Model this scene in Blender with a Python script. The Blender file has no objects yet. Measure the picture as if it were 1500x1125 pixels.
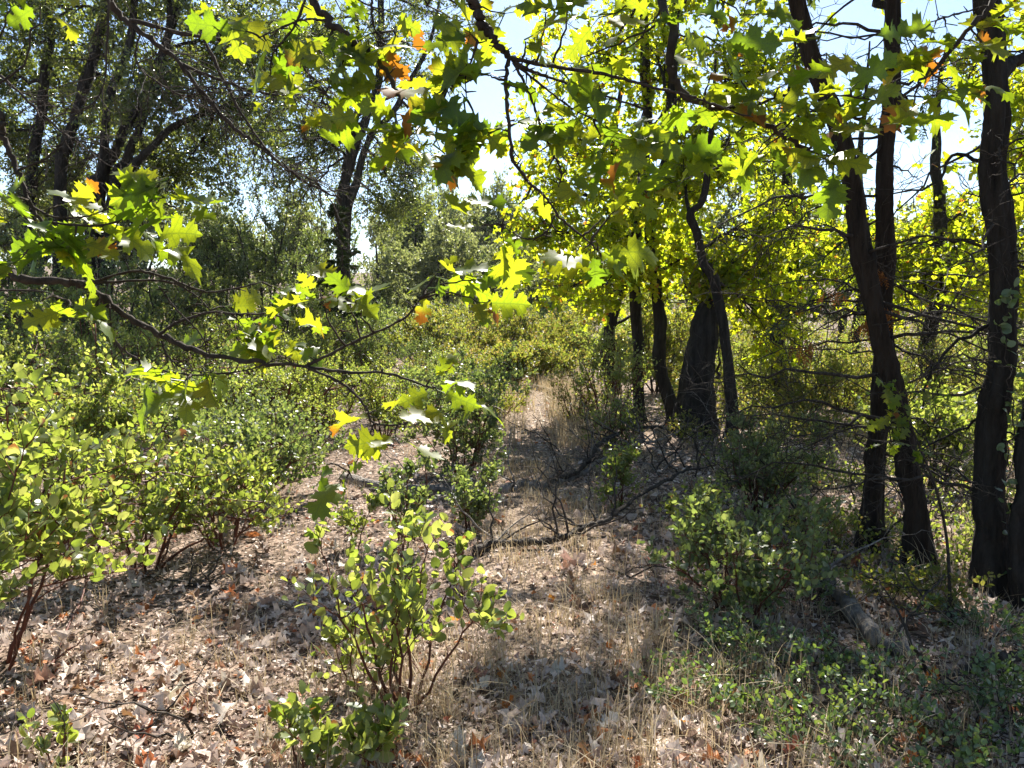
import bpy, bmesh, math
import numpy as np
from mathutils import Vector, Matrix

# ------------------------------------------------------------------ camera, sky, sun, exposure
SC = bpy.context.scene
COL = SC.collection
rng = np.random.default_rng(11)
CAM_H = 1.55
FPX = 1127.0            # focal length in pixels of a 1500 x 1125 frame
HORIZON = 455.0
PITCH = math.atan((562.5 - HORIZON) / FPX)
SUN_AZ, SUN_EL = math.radians(8), math.radians(45)

cam = bpy.data.cameras.new('camera')
cam.sensor_fit = 'HORIZONTAL'; cam.sensor_width = 36.0
cam.lens = 36.0 * FPX / 1500.0
cam.clip_start = 0.05; cam.clip_end = 3000
camo = bpy.data.objects.new('camera', cam); COL.objects.link(camo)
camo.location = (0, 0, CAM_H)
camo.rotation_euler = (math.pi / 2 - PITCH, 0, 0)
SC.camera = camo

w = bpy.data.worlds.new('World'); SC.world = w; w.use_nodes = True
nt = w.node_tree; nt.nodes.clear()
sky = nt.nodes.new('ShaderNodeTexSky'); sky.sky_type = 'NISHITA'; sky.sun_disc = False
sky.sun_elevation = SUN_EL; sky.sun_rotation = SUN_AZ
sky.air_density = 1.0; sky.dust_density = 0.5; sky.ozone_density = 2.0; sky.altitude = 600
bg = nt.nodes.new('ShaderNodeBackground'); bg.inputs['Strength'].default_value = 0.065
out = nt.nodes.new('ShaderNodeOutputWorld')
nt.links.new(sky.outputs[0], bg.inputs[0]); nt.links.new(bg.outputs[0], out.inputs[0])

sun = bpy.data.lights.new('sun', 'SUN'); sun.energy = 5.0; sun.angle = math.radians(0.5)
sun.color = (1.0, 0.95, 0.86)
suno = bpy.data.objects.new('sun', sun); COL.objects.link(suno)
SUN_DIR = Vector((math.sin(SUN_AZ) * math.cos(SUN_EL), math.cos(SUN_AZ) * math.cos(SUN_EL), math.sin(SUN_EL)))
suno.rotation_euler = SUN_DIR.to_track_quat('Z', 'Y').to_euler()
suno.location = (8, 20, 25)

SC.view_settings.view_transform = 'Standard'; SC.view_settings.look = 'None'
SC.view_settings.gamma = 1.0; SC.view_settings.use_curve_mapping = False
SC.view_settings.exposure = 1.72
SC.render.engine = 'CYCLES'
SC.cycles.max_bounces = 10; SC.cycles.diffuse_bounces = 5; SC.cycles.glossy_bounces = 2
SC.cycles.transmission_bounces = 6; SC.cycles.transparent_max_bounces = 6
SC.cycles.caustics_reflective = False; SC.cycles.caustics_refractive = False
SC.cycles.use_denoising = True
SC.cycles.sample_clamp_indirect = 6.0

# ------------------------------------------------------------------ pixel and ground helpers
def _ss(a, b, t):
    t = np.clip((t - a) / (b - a), 0, 1)
    return t * t * (3 - 2 * t)

def H(x, y):
    """terrain height"""
    x = np.asarray(x, float); y = np.asarray(y, float)
    n = 0.030 * np.sin(1.7 * x + 0.6 * y + 1.0) * np.sin(1.3 * y - 0.5 * x) + 0.016 * np.sin(4.1 * x - 1.3) * np.sin(3.7 * y + 0.4)
    n = n * (1 + 2.0 * _ss(8, 30, np.abs(y)))
    left = 0.35 * _ss(2.5, 12, -x) * _ss(4, 14, y)
    return n + left + 9.0 * _ss(30, 170, y) + 6.0 * _ss(30, 200, np.abs(x))

def P(x, y, D):
    """world point seen at pixel (x, y) of the 1500 x 1125 frame, D metres ahead"""
    cx = (x - 750.0) / FPX; cy = (562.5 - y) / FPX
    Y = math.cos(PITCH) + math.sin(PITCH) * cy
    Z = -math.sin(PITCH) + math.cos(PITCH) * cy
    s = D / Y
    return np.array([cx * s, D, CAM_H + Z * s])

def G(x, y):
    """ground point seen at a pixel"""
    lo, hi = 1.0, 200.0
    for _ in range(60):
        m = 0.5 * (lo + hi); p = P(x, y, m)
        if p[2] > H(p[0], p[1]): lo = m
        else: hi = m
    p = P(x, y, lo); p[2] = float(H(p[0], p[1])); return p

def GD(x, D):
    """ground point on the column of pixel x at distance D"""
    X = (x - 750.0) / FPX * D * 1.0
    return np.array([X, D, float(H(X, D))])

def U(a, b, n=None): return rng.uniform(a, b, n)
def nrmz(v):
    l = np.linalg.norm(v, axis=-1, keepdims=True); return v / np.maximum(l, 1e-9)
def rdir(n):
    return nrmz(rng.normal(size=(n, 3)))

# ------------------------------------------------------------------ mesh builder
class MB:
    def __init__(s): s.V = []; s.T = []; s.Q = []; s.L = []; s.n = 0
    def add(s, V, tris=None, quads=None, lu=None):
        V = np.asarray(V, float).reshape(-1, 3)
        if tris is not None and len(tris): s.T.append(np.asarray(tris, np.int64).reshape(-1, 3) + s.n)
        if quads is not None and len(quads): s.Q.append(np.asarray(quads, np.int64).reshape(-1, 4) + s.n)
        s.V.append(V); s.L.append(np.zeros((len(V), 3)) if lu is None else lu); s.n += len(V)
    def mesh(s, name, mat, origin=(0, 0, 0), smooth=True):
        V = (np.concatenate(s.V) if s.V else np.zeros((0, 3))) - np.asarray(origin, float)
        T = np.concatenate(s.T) if s.T else np.zeros((0, 3), np.int64)
        Q = np.concatenate(s.Q) if s.Q else np.zeros((0, 4), np.int64)
        me = bpy.data.meshes.new(name)
        me.vertices.add(len(V)); me.vertices.foreach_set('co', V.astype(np.float32).ravel())
        li = np.concatenate([T.ravel(), Q.ravel()]).astype(np.int32)
        me.loops.add(len(li)); me.loops.foreach_set('vertex_index', li)
        st = np.concatenate([np.arange(len(T)) * 3, len(T) * 3 + np.arange(len(Q)) * 4]).astype(np.int32)
        me.polygons.add(len(st)); me.polygons.foreach_set('loop_start', st)
        me.polygons.foreach_set('use_smooth', np.full(len(st), smooth))
        me.update(calc_edges=True)
        a = me.attributes.new('lu', 'FLOAT_VECTOR', 'POINT')
        a.data.foreach_set('vector', np.concatenate(s.L).astype(np.float32).ravel())
        if mat: me.materials.append(mat)
        return me
    def build(s, name, mat, parent=None, base=(0, 0, 0), smooth=True, kind=None):
        o = bpy.data.objects.new(name, s.mesh(name, mat, base, smooth))
        COL.objects.link(o)
        if parent is not None: o.parent = parent
        else: o.location = base
        if kind: o['kind'] = kind
        return o

def tubes(mb, pts, rad, sides=5, cap=True):
    """pts (T,n,3), rad (T,n): a batch of tapered tubes"""
    pts = np.asarray(pts, float); rad = np.asarray(rad, float)
    if pts.ndim == 2: pts = pts[None]; rad = rad[None]
    T, n, _ = pts.shape
    if T == 0: return
    tan = nrmz(np.gradient(pts, axis=1))
    m = np.abs(nrmz(pts[:, -1] - pts[:, 0]))
    ref = np.eye(3)[np.argmin(m, axis=1)][:, None, :]
    u = nrmz(np.cross(tan, np.broadcast_to(ref, tan.shape))); v = np.cross(tan, u)
    a = np.arange(sides) / sides * 2 * np.pi
    ring = np.cos(a)[None, None, :, None] * u[:, :, None, :] + np.sin(a)[None, None, :, None] * v[:, :, None, :]
    V = pts[:, :, None, :] + ring * rad[:, :, None, None]
    base = (np.arange(T) * n * sides)[:, None, None]
    i = np.arange(n - 1)[None, :, None] * sides; k = np.arange(sides)[None, None, :]; k2 = (k + 1) % sides
    q = np.stack([base + i + k, base + i + k2, base + i + sides + k2, base + i + sides + k], -1).reshape(-1, 4)
    lu = np.zeros((T * n * sides, 3)); lu[:, 2] = np.repeat(U(0, 1, T), n * sides)
    tr = None
    if cap:
        kk = np.arange(1, sides - 1)[None, :]
        b0 = (np.arange(T) * n * sides + (n - 1) * sides)[:, None]
        t1 = np.stack([np.broadcast_to(b0, (T, sides - 2)), b0 + kk, b0 + kk + 1], -1).reshape(-1, 3)
        b1 = (np.arange(T) * n * sides)[:, None]
        t0 = np.stack([np.broadcast_to(b1, (T, sides - 2)), b1 + kk + 1, b1 + kk], -1).reshape(-1, 3)
        tr = np.concatenate([t1, t0])
    mb.add(V, tris=tr, quads=q, lu=lu)

def bez(p0, p1, n=6, bend=0.15, up=0.0, jit=0.0):
    """batch of wavering curved paths from p0 to p1"""
    p0 = np.atleast_2d(p0); p1 = np.atleast_2d(p1); T = len(p1)
    p0 = np.broadcast_to(p0, (T, 3))
    L = np.linalg.norm(p1 - p0, axis=1)[:, None]
    c = 0.5 * (p0 + p1) + rdir(T) * L * bend; c[:, 2] += up * L[:, 0]
    t = np.linspace(0, 1, n)[None, :, None]
    out = (1 - t) ** 2 * p0[:, None] + 2 * t * (1 - t) * c[:, None] + t * t * p1[:, None]
    if jit > 0:
        j = rng.normal(size=(T, n, 3)) * (L * jit)[:, None]; j[:, 0] = 0
        out = out + j
    return out

def spline(pts, n):
    """Catmull-Rom through pts"""
    pts = np.asarray(pts, float)
    if len(pts) < 3: 
        t = np.linspace(0, 1, n)[:, None]; return pts[0] * (1 - t) + pts[-1] * t
    q = np.vstack([2 * pts[0] - pts[1], pts, 2 * pts[-1] - pts[-2]])
    s = np.linspace(0, len(pts) - 1 - 1e-6, n); i = s.astype(int); f = (s - i)[:, None]
    a, b, c, d = q[i], q[i + 1], q[i + 2], q[i + 3]
    return 0.5 * (2 * b + (c - a) * f + (2 * a - 5 * b + 4 * c - d) * f ** 2 + (3 * b - a - 3 * c + d) * f ** 3)

def taper(r0, r1, n, p=1.0): return r1 + (r0 - r1) * (1 - np.linspace(0, 1, n)) ** p

def trunk_mesh(mb, pts, r, flare=0.35, sides=22, rings=70, rough=0.14, wob=.65):
    """a barked trunk: ridged tube with a flared foot; r = list of radii along pts"""
    p = spline(pts, rings); rr = np.interp(np.linspace(0, 1, rings), np.linspace(0, 1, len(r)), r)
    zz = np.linspace(0, 1, rings)
    for ax in (0, 1):
        for kf in (3.1, 5.7, 9.3):
            p[:, ax] += np.sin(kf * zz * 6.283 + rng.uniform(0, 6.3)) * np.mean(r) * wob / kf * np.minimum(zz * 8, 1)
    z = np.linspace(0, np.linalg.norm(np.diff(p, axis=0), axis=1).sum(), rings)
    for _ in range(5 if wob > .3 else 0): rr = rr * (1 + rng.uniform(.05, .18) * np.exp(-((zz - rng.uniform(.05, .8)) / .012) ** 2))
    rr = rr * (1 + flare * np.exp(-z / (2.2 * rr[0] + 1e-6)))
    tan = nrmz(np.gradient(p, axis=0)); u = nrmz(np.cross(tan, [0.0, 1.0, 0.2])); v = np.cross(tan, u)
    a = np.arange(sides) / sides * 2 * np.pi
    A, Z = np.meshgrid(a, z)
    d = np.zeros_like(A)
    for _ in range(9):
        d += rng.uniform(0.4, 1) * np.sin(rng.integers(2, 10) * A + rng.uniform(-9, 9) * Z + rng.uniform(0, 6.3)) / 3.2
    d += 0.8 * rng.normal(size=d.shape) * 0.35
    foot = np.exp(-Z / (1.5 * rr[0] + 1e-6)) * 0.30 * np.sin(5 * A + rng.uniform(0, 6))
    R = rr[:, None] * (1 + rough * d + foot * (flare > 0.05))
    V = p[:, None] + np.cos(A)[..., None] * u[:, None] * R[..., None] + np.sin(A)[..., None] * v[:, None] * R[..., None]
    i = np.arange(rings - 1)[:, None] * sides; k = np.arange(sides)[None]; k2 = (k + 1) % sides
    q = np.stack([i + k, i + k2, i + sides + k2, i + sides + k], -1).reshape(-1, 4)
    top = np.array([[(rings - 1) * sides + j, (rings - 1) * sides + j + 1, (rings - 1) * sides] for j in range(1, sides - 1)])[:, [2, 0, 1]]
    mb.add(V, tris=top, quads=q)
    return p, rr

# ------------------------------------------------------------------ leaf templates
class Tpl: pass
def template(half, mids, fold=0.15, bend=0.2, ripple=0.0, petiole=0.0, seed=0, twist=0.0):
    r = np.random.default_rng(seed)
    bm = bmesh.new()
    mid = [bm.verts.new((0, y, 0)) for y in mids]
    tris = []
    for s in (1, -1):
        jit = 1 + (r.uniform(-0.10, 0.10, len(half)) if ripple > 0 else np.zeros(len(half)))
        ring = [bm.verts.new((s * x * j, y, 0)) for (x, y), j in zip(half, jit)]
        loop = [mid[0]] + ring + list(reversed(mid[1:]))
        f = bm.faces.new(loop if s > 0 else list(reversed(loop)))
    bm.normal_update()
    bmesh.ops.triangulate(bm, faces=bm.faces[:])
    bm.verts.index_update()
    V = np.array([v.co[:] for v in bm.verts]); F = np.array([[v.index for v in f.verts] for f in bm.faces])
    bm.free()
    x, y = V[:, 0].copy(), V[:, 1].copy()
    lu = np.stack([x, y, np.zeros_like(x)], 1)
    ph = r.uniform(0, 6.3, 4)
    z = fold * np.abs(x) + bend * (y - 0.4) ** 2 * -1.0 + ripple * (np.sin(9 * y + ph[0]) * x * 1.2 + 0.5 * np.sin(14 * x + 6 * y + ph[1]) * np.abs(x))
    z += twist * x * (y - 0.3)
    V = np.stack([x, y, z], 1)
    if petiole > 0:
        n = len(V); wv = 0.011
        pv = np.array([[-wv, -petiole, 0.02], [wv, -petiole, 0.02], [0, -petiole, 0.02 + wv * 1.5], [-wv, 0.02, 0], [wv, 0.02, 0], [0, 0.02, wv * 1.5]])
        pf = np.array([[0, 1, 4], [0, 4, 3], [1, 2, 5], [1, 5, 4], [2, 0, 3], [2, 3, 5]]) + n
        V = np.vstack([V, pv]); F = np.vstack([F, pf]); lu = np.vstack([lu, np.zeros((6, 3))])
        V[:, 1] += petiole
    t = Tpl(); t.V, t.F, t.lu = V, F, lu
    return t

OAK_HALF = [(0.02, 0.0), (0.07, 0.07), (0.21, 0.10), (0.17, 0.15), (0.25, 0.20), (0.13, 0.23), (0.10, 0.285), (0.15, 0.33), (0.33, 0.36), (0.29, 0.43),
            (0.42, 0.49), (0.30, 0.52), (0.34, 0.60), (0.20, 0.585), (0.105, 0.595), (0.12, 0.66), (0.23, 0.71), (0.21, 0.76), (0.31, 0.83), (0.19, 0.83), (0.17, 0.90), (0.07, 0.90), (0.05, 0.945), (0.0, 1.0)]
OAK_MID = [(0.03, 0.02), (0.22, 0.12), (0.10, 0.27), (0.36, 0.42), (0.30, 0.55), (0.11, 0.60), (0.27, 0.80), (0.10, 0.90), (0.0, 1.0)]
OVAL = [(0.05, 0.02), (0.22, 0.12), (0.345, 0.33), (0.345, 0.60), (0.22, 0.87), (0.07, 0.98), (0.0, 1.0)]
OVAL_LO = [(0.24, 0.15), (0.33, 0.5), (0.2, 0.86), (0.0, 1.0)]
LANCE = [(0.14, 0.2), (0.18, 0.5), (0.1, 0.82), (0.0, 1.0)]
T_OAK = [template(OAK_HALF, [0, .25, .5, .75], fold=f, bend=b, ripple=r, petiole=0.28, seed=i, twist=t)
         for i, (f, b, r, t) in enumerate([(.12, .25, .10, .2), (.30, .5, .16, -.3), (-.15, .6, .12, .4), (.05, .1, .2, 0), (.45, .9, .15, .5), (.2, -.3, .14, -.5), (.1, 1.1, .2, .3), (.6, .3, .1, 0)])]
T_OAKM = [template(OAK_MID, [0.02, .4, .75], fold=f, bend=b, ripple=.08, petiole=0.2, seed=i + 20) for i, (f, b) in enumerate([(.2, .4), (-.1, .2), (.4, .8)])]
T_OVAL = [template(OVAL, [0.02, .35, .7], fold=f, bend=b, petiole=0.12, seed=i + 30) for i, (f, b) in enumerate([(.15, .15), (.35, .3), (-.05, -.1), (.2, .5)])]
T_OVLO = [template(OVAL_LO, [0.0, .6], fold=.2, bend=.2, seed=40)]
T_HEX = [template([(0.26, .22), (.30, .66), (0.0, 1.0)], [0.0], fold=f, bend=b, seed=42) for f, b in ((.2, .2), (-.1, .3))]
T_FAR = [template([(0.30, .5), (0.0, 1.0)], [0.0], fold=.25, bend=.2, seed=70)]
T_LANCE = [template(LANCE, [0.0], fold=.15, bend=.2, seed=41)]
T_LIT = [template(OAK_MID, [0.02, .4, .75], fold=f, bend=b, ripple=.5, seed=i + 50, twist=t) for i, (f, b, t) in enumerate([(.9, 1.2, .8), (.4, -1.5, 0), (1.3, .6, -1), (.2, .5, 1.2), (-.8, -1, .6)])]
T_LITO = [template(OAK_HALF, [0, .25, .5, .75], fold=f, bend=b, ripple=.45, petiole=.2, seed=i + 60, twist=t) for i, (f, b, t) in enumerate([(.6, 1.2, .8), (.3, -1.1, 0), (1.0, .6, -1), (.2, .5, 1.0)])]

def inst(mb, tpls, pos, ydir, nrm, size, rnd=None):
    """scatter leaf templates as real faces"""
    pos = np.atleast_2d(pos); n = len(pos)
    if n == 0: return
    y = nrmz(np.broadcast_to(ydir, (n, 3))); z = np.broadcast_to(nrm, (n, 3))
    x = nrmz(np.cross(y, z)); z = np.cross(x, y)
    size = np.broadcast_to(size, (n,)); rnd = U(0, 1, n) if rnd is None else rnd
    which = rng.integers(0, len(tpls), n)
    for k, t in enumerate(tpls):
        m = np.where(which == k)[0]
        if not len(m): continue
        Vt = t.V
        W = pos[m][:, None] + size[m][:, None, None] * (Vt[None, :, 0:1] * x[m][:, None] + Vt[None, :, 1:2] * y[m][:, None] + Vt[None, :, 2:3] * z[m][:, None])
        F = (t.F[None] + (np.arange(len(m)) * len(Vt))[:, None, None]).reshape(-1, 3)
        lu = np.broadcast_to(t.lu[None], (len(m), len(Vt), 3)).copy(); lu[:, :, 2] = rnd[m][:, None]
        mb.add(W.reshape(-1, 3), tris=F, lu=lu.reshape(-1, 3))

def frame_matrix(pos, y, z, s):
    y = np.asarray(y) / np.linalg.norm(y); x = np.cross(y, z); x /= max(np.linalg.norm(x), 1e-6); z = np.cross(x, y); x = x * rng.uniform(.78, 1.2); z = z * rng.uniform(.5, 1.7)
    M = Matrix.Identity(4)
    for i in range(3):
        M[i][0] = x[i] * s; M[i][1] = y[i] * s; M[i][2] = z[i] * s; M[i][3] = pos[i]
    return M

_tpl_mesh = {}
def leaf_mesh(t, mat):
    k = (id(t), mat.name)
    if k not in _tpl_mesh:
        mb = MB(); mb.add(t.V, tris=t.F, lu=t.lu); _tpl_mesh[k] = mb.mesh('leaf', mat)
    return _tpl_mesh[k]
def leaf_object(t, mat, pos, y, z, s, parent, base, name='leaf'):
    o = bpy.data.objects.new(name, leaf_mesh(t, mat)); COL.objects.link(o)
    if parent is not None: o.parent = parent
    o.matrix_local = frame_matrix(np.asarray(pos) - np.asarray(base), y, z, s)
    return o

# ------------------------------------------------------------------ materials
def newmat(name):
    m = bpy.data.materials.new(name); m.use_nodes = True
    m.node_tree.nodes.clear(); return m, m.node_tree.nodes, m.node_tree.links

def ramp(N, cols, interp='LINEAR'):
    r = N.new('ShaderNodeValToRGB'); e = r.color_ramp.elements; r.color_ramp.interpolation = interp
    while len(e) < len(cols): e.new(0.5)
    for el, (p, c) in zip(e, cols): el.position = p; el.color = (*c, 1)
    return r

def rnd_node(N, L):
    a = N.new('ShaderNodeAttribute'); a.attribute_name = 'lu'
    sep = N.new('ShaderNodeSeparateXYZ'); L.new(a.outputs['Vector'], sep.inputs[0])
    oi = N.new('ShaderNodeObjectInfo')
    ad = N.new('ShaderNodeMath'); ad.operation = 'ADD'; L.new(sep.outputs[2], ad.inputs[0]); L.new(oi.outputs['Random'], ad.inputs[1])
    fr = N.new('ShaderNodeMath'); fr.operation = 'FRACT'; L.new(ad.outputs[0], fr.inputs[0])
    return fr.outputs[0], sep

def leaf_mat(name, refl, trans, tfac=0.45, rough=0.45, spec=0.35, vein=0.0, brown=None):
    m, N, L = newmat(name)
    rnd, sep = rnd_node(N, L)
    cr = ramp(N, refl); ct = ramp(N, trans); L.new(rnd, cr.inputs[0]); L.new(rnd, ct.inputs[0])
    colr, colt = cr.outputs[0], ct.outputs[0]
    tc = N.new('ShaderNodeTexCoord')
    nz = N.new('ShaderNodeTexNoise'); nz.inputs['Scale'].default_value = 55; nz.inputs['Detail'].default_value = 3
    L.new(tc.outputs['Object'], nz.inputs['Vector'])
    if vein > 0:
        # pinnate veins: sawtooth lines leaving the midrib, plus the midrib
        ax = N.new('ShaderNodeMath'); ax.operation = 'ABSOLUTE'; L.new(sep.outputs[0], ax.inputs[0])
        s1 = N.new('ShaderNodeMath'); s1.operation = 'MULTIPLY_ADD'; s1.inputs[1].default_value = -0.75; L.new(ax.outputs[0], s1.inputs[0]); L.new(sep.outputs[1], s1.inputs[2])
        s2 = N.new('ShaderNodeMath'); s2.operation = 'MULTIPLY'; s2.inputs[1].default_value = 6.0; L.new(s1.outputs[0], s2.inputs[0])
        s3 = N.new('ShaderNodeMath'); s3.operation = 'PINGPONG'; s3.inputs[1].default_value = 0.5; L.new(s2.outputs[0], s3.inputs[0])
        mr = N.new('ShaderNodeMapRange'); mr.inputs[1].default_value = 0.03; mr.inputs[2].default_value = 0.10; L.new(s3.outputs[0], mr.inputs[0])
        m2 = N.new('ShaderNodeMapRange'); m2.inputs[1].default_value = 0.006; m2.inputs[2].default_value = 0.02; L.new(ax.outputs[0], m2.inputs[0])
        mn = N.new('ShaderNodeMath'); mn.operation = 'MINIMUM'; L.new(mr.outputs[0], mn.inputs[0]); L.new(m2.outputs[0], mn.inputs[1])
        inv = N.new('ShaderNodeMapRange'); inv.inputs[3].default_value = vein; inv.inputs[4].default_value = 0.0; L.new(mn.outputs[0], inv.inputs[0])
        for which in (0, 1):
            mx = N.new('ShaderNodeMixRGB'); L.new(inv.outputs[0], mx.inputs[0])
            L.new(colr if which == 0 else colt, mx.inputs[1])
            mx.inputs[2].default_value = (0.13, 0.16, 0.05, 1) if which == 0 else (0.12, 0.20, 0.02, 1)
            if which == 0: colr = mx.outputs[0]
            else: colt = mx.outputs[0]
    # mottling
    mo = N.new('ShaderNodeMapRange'); mo.inputs[1].default_value = 0.3; mo.inputs[2].default_value = 0.7; mo.inputs[3].default_value = 0.72; mo.inputs[4].default_value = 1.15
    L.new(nz.outputs[0], mo.inputs[0])
    def mul(c):
        x = N.new('ShaderNodeMixRGB'); x.blend_type = 'MULTIPLY'; x.inputs[0].default_value = 1; L.new(c, x.inputs[1]); L.new(mo.outputs[0], x.inputs[2]); return x.outputs[0]
    colr, colt = mul(colr), mul(colt)
    if brown:
        thr, bc, btc = brown      # leaves whose random value passes thr turn brown from the tip
        a1 = N.new('ShaderNodeMapRange'); a1.inputs[1].default_value = thr; a1.inputs[2].default_value = 1.0; a1.inputs[3].default_value = 1.42; a1.inputs[4].default_value = 0.62
        L.new(rnd, a1.inputs[0])
        b1 = N.new('ShaderNodeMath'); b1.operation = 'MULTIPLY_ADD'; b1.inputs[1].default_value = 0.7; L.new(nz.outputs[0], b1.inputs[0]); L.new(sep.outputs[1], b1.inputs[2])
        b2 = N.new('ShaderNodeMath'); b2.operation = 'SUBTRACT'; L.new(b1.outputs[0], b2.inputs[0]); L.new(a1.outputs[0], b2.inputs[1])
        b3 = N.new('ShaderNodeMapRange'); b3.inputs[1].default_value = 0.0; b3.inputs[2].default_value = 0.16; L.new(b2.outputs[0], b3.inputs[0])
        g1 = N.new('ShaderNodeMath'); g1.operation = 'GREATER_THAN'; g1.inputs[1].default_value = thr; L.new(rnd, g1.inputs[0])
        b4 = N.new('ShaderNodeMath'); b4.operation = 'MULTIPLY'; L.new(b3.outputs[0], b4.inputs[0]); L.new(g1.outputs[0], b4.inputs[1])
        x = N.new('ShaderNodeMixRGB'); L.new(b4.outputs[0], x.inputs[0]); L.new(colr, x.inputs[1]); x.inputs[2].default_value = (*bc, 1); colr = x.outputs[0]
        x = N.new('ShaderNodeMixRGB'); L.new(b4.outputs[0], x.inputs[0]); L.new(colt, x.inputs[1]); x.inputs[2].default_value = (*btc, 1); colt = x.outputs[0]
    p = N.new('ShaderNodeBsdfPrincipled'); L.new(colr, p.inputs['Base Color'])
    p.inputs['Roughness'].default_value = rough; p.inputs['Specular IOR Level'].default_value = spec
    tr = N.new('ShaderNodeBsdfTranslucent'); L.new(colt, tr.inputs[0])
    mx = N.new('ShaderNodeMixShader'); mx.inputs[0].default_value = tfac
    L.new(p.outputs[0], mx.inputs[1]); L.new(tr.outputs[0], mx.inputs[2])
    o = N.new('ShaderNodeOutputMaterial'); L.new(mx.outputs[0], o.inputs[0])
    return m

def bark_mat(name, c0, c1, scale=18, stretch=0.18, bump=0.6, rough=0.9, c2=None):
    m, N, L = newmat(name)
    tc = N.new('ShaderNodeTexCoord'); mp = N.new('ShaderNodeMapping'); mp.inputs['Scale'].default_value = (1, 1, stretch)
    L.new(tc.outputs['Object'], mp.inputs[0])
    nz = N.new('ShaderNodeTexNoise'); nz.inputs['Scale'].default_value = scale; nz.inputs['Detail'].default_value = 6; nz.inputs['Roughness'].default_value = 0.65
    L.new(mp.outputs[0], nz.inputs['Vector'])
    vo = N.new('ShaderNodeTexVoronoi'); vo.feature = 'DISTANCE_TO_EDGE'; vo.inputs['Scale'].default_value = scale * 1.3; L.new(mp.outputs[0], vo.inputs['Vector'])
    cols = [(0.3, c0), (0.7, c1)] if c2 is None else [(0.25, c0), (0.55, c1), (0.72, c2)]
    r = ramp(N, cols); L.new(nz.outputs[0], r.inputs[0])
    p = N.new('ShaderNodeBsdfPrincipled'); p.inputs['Roughness'].default_value = rough; p.inputs['Specular IOR Level'].default_value = 0.2
    L.new(r.outputs[0], p.inputs['Base Color'])
    ad = N.new('ShaderNodeMath'); ad.operation = 'ADD'; L.new(nz.outputs[0], ad.inputs[0]); L.new(vo.outputs[0], ad.inputs[1])
    b = N.new('ShaderNodeBump'); b.inputs['Strength'].default_value = bump; b.inputs['Distance'].default_value = 0.03
    L.new(ad.outputs[0], b.inputs['Height']); L.new(b.outputs[0], p.inputs['Normal'])
    o = N.new('ShaderNodeOutputMaterial'); L.new(p.outputs[0], o.inputs[0]); return m

def ground_mat(name, cols, scale=9):
    m, N, L = newmat(name)
    tc = N.new('ShaderNodeTexCoord')
    n1 = N.new('ShaderNodeTexNoise'); n1.inputs['Scale'].default_value = scale; n1.inputs['Detail'].default_value = 8; n1.inputs['Roughness'].default_value = 0.7
    n2 = N.new('ShaderNodeTexVoronoi'); n2.inputs['Scale'].default_value = scale * 4
    L.new(tc.outputs['Object'], n1.inputs['Vector']); L.new(tc.outputs['Object'], n2.inputs['Vector'])
    mx = N.new('ShaderNodeMixRGB'); mx.inputs[0].default_value = 0.45; L.new(n1.outputs[0], mx.inputs[1]); L.new(n2.outputs['Color'], mx.inputs[2])
    r = ramp(N, cols); L.new(mx.outputs[0], r.inputs[0])
    p = N.new('ShaderNodeBsdfPrincipled'); p.inputs['Roughness'].default_value = 0.95; p.inputs['Specular IOR Level'].default_value = 0.1
    L.new(r.outputs[0], p.inputs['Base Color'])
    b = N.new('ShaderNodeBump'); b.inputs['Strength'].default_value = 0.8; b.inputs['Distance'].default_value = 0.02
    L.new(mx.outputs[0], b.inputs['Height']); L.new(b.outputs[0], p.inputs['Normal'])
    o = N.new('ShaderNodeOutputMaterial'); L.new(p.outputs[0], o.inputs[0]); return m

M = {}
M['oak'] = leaf_mat('oak_leaf', [(0, (.045, .080, .018)), (.5, (.065, .105, .022)), (1, (.085, .115, .022))],
                    [(0, (.23, .37, .012)), (.5, (.40, .50, .014)), (1, (.58, .57, .02))], .54, .42, .45, vein=.5,
                    brown=(.885, (.22, .09, .022), (.40, .15, .012)))
M['oakfar'] = leaf_mat('oak_leaf_mid', [(0, (.055, .095, .016)), (.5, (.08, .12, .02)), (1, (.11, .13, .02))],
                    [(0, (.36, .50, .014)), (.6, (.62, .68, .018)), (1, (.76, .72, .03))], .68, .5, .3, brown=(.93, (.26, .10, .025), (.45, .18, .02)))
M['liveoak'] = leaf_mat('live_oak_leaf', [(0, (.045, .065, .030)), (.6, (.075, .10, .048)), (1, (.11, .13, .07))],
                    [(0, (.16, .22, .025)), (.7, (.30, .36, .045)), (1, (.46, .48, .07))], .45, .25, .8)
M['manz'] = leaf_mat('manzanita_leaf', [(0, (.075, .110, .040)), (.5, (.110, .145, .058)), (1, (.17, .20, .10))],
                    [(0, (.27, .37, .035)), (.5, (.44, .52, .06)), (1, (.60, .62, .13))], .46, .34, .6, brown=(.94, (.20, .085, .04), (.28, .11, .03)))
M['manzgrey'] = leaf_mat('grey_manzanita_leaf', [(0, (.075, .105, .055)), (.5, (.115, .145, .08)), (1, (.17, .20, .12))],
                    [(0, (.17, .25, .045)), (.5, (.28, .37, .06)), (1, (.44, .49, .11))], .42, .4, .45)
M['manzyel'] = leaf_mat('yellowing_shrub_leaf', [(0, (.08, .11, .03)), (.5, (.12, .14, .045)), (1, (.20, .16, .07))],
                    [(0, (.26, .34, .03)), (.6, (.44, .46, .05)), (1, (.50, .36, .09))], .45, .45, .35)
M['snow'] = leaf_mat('trailing_leaf', [(0, (.10, .15, .07)), (.6, (.15, .20, .11)), (1, (.21, .26, .16))],
                    [(0, (.15, .26, .03)), (.5, (.24, .36, .04)), (1, (.36, .42, .05))], .38, .36, .55)
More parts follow.
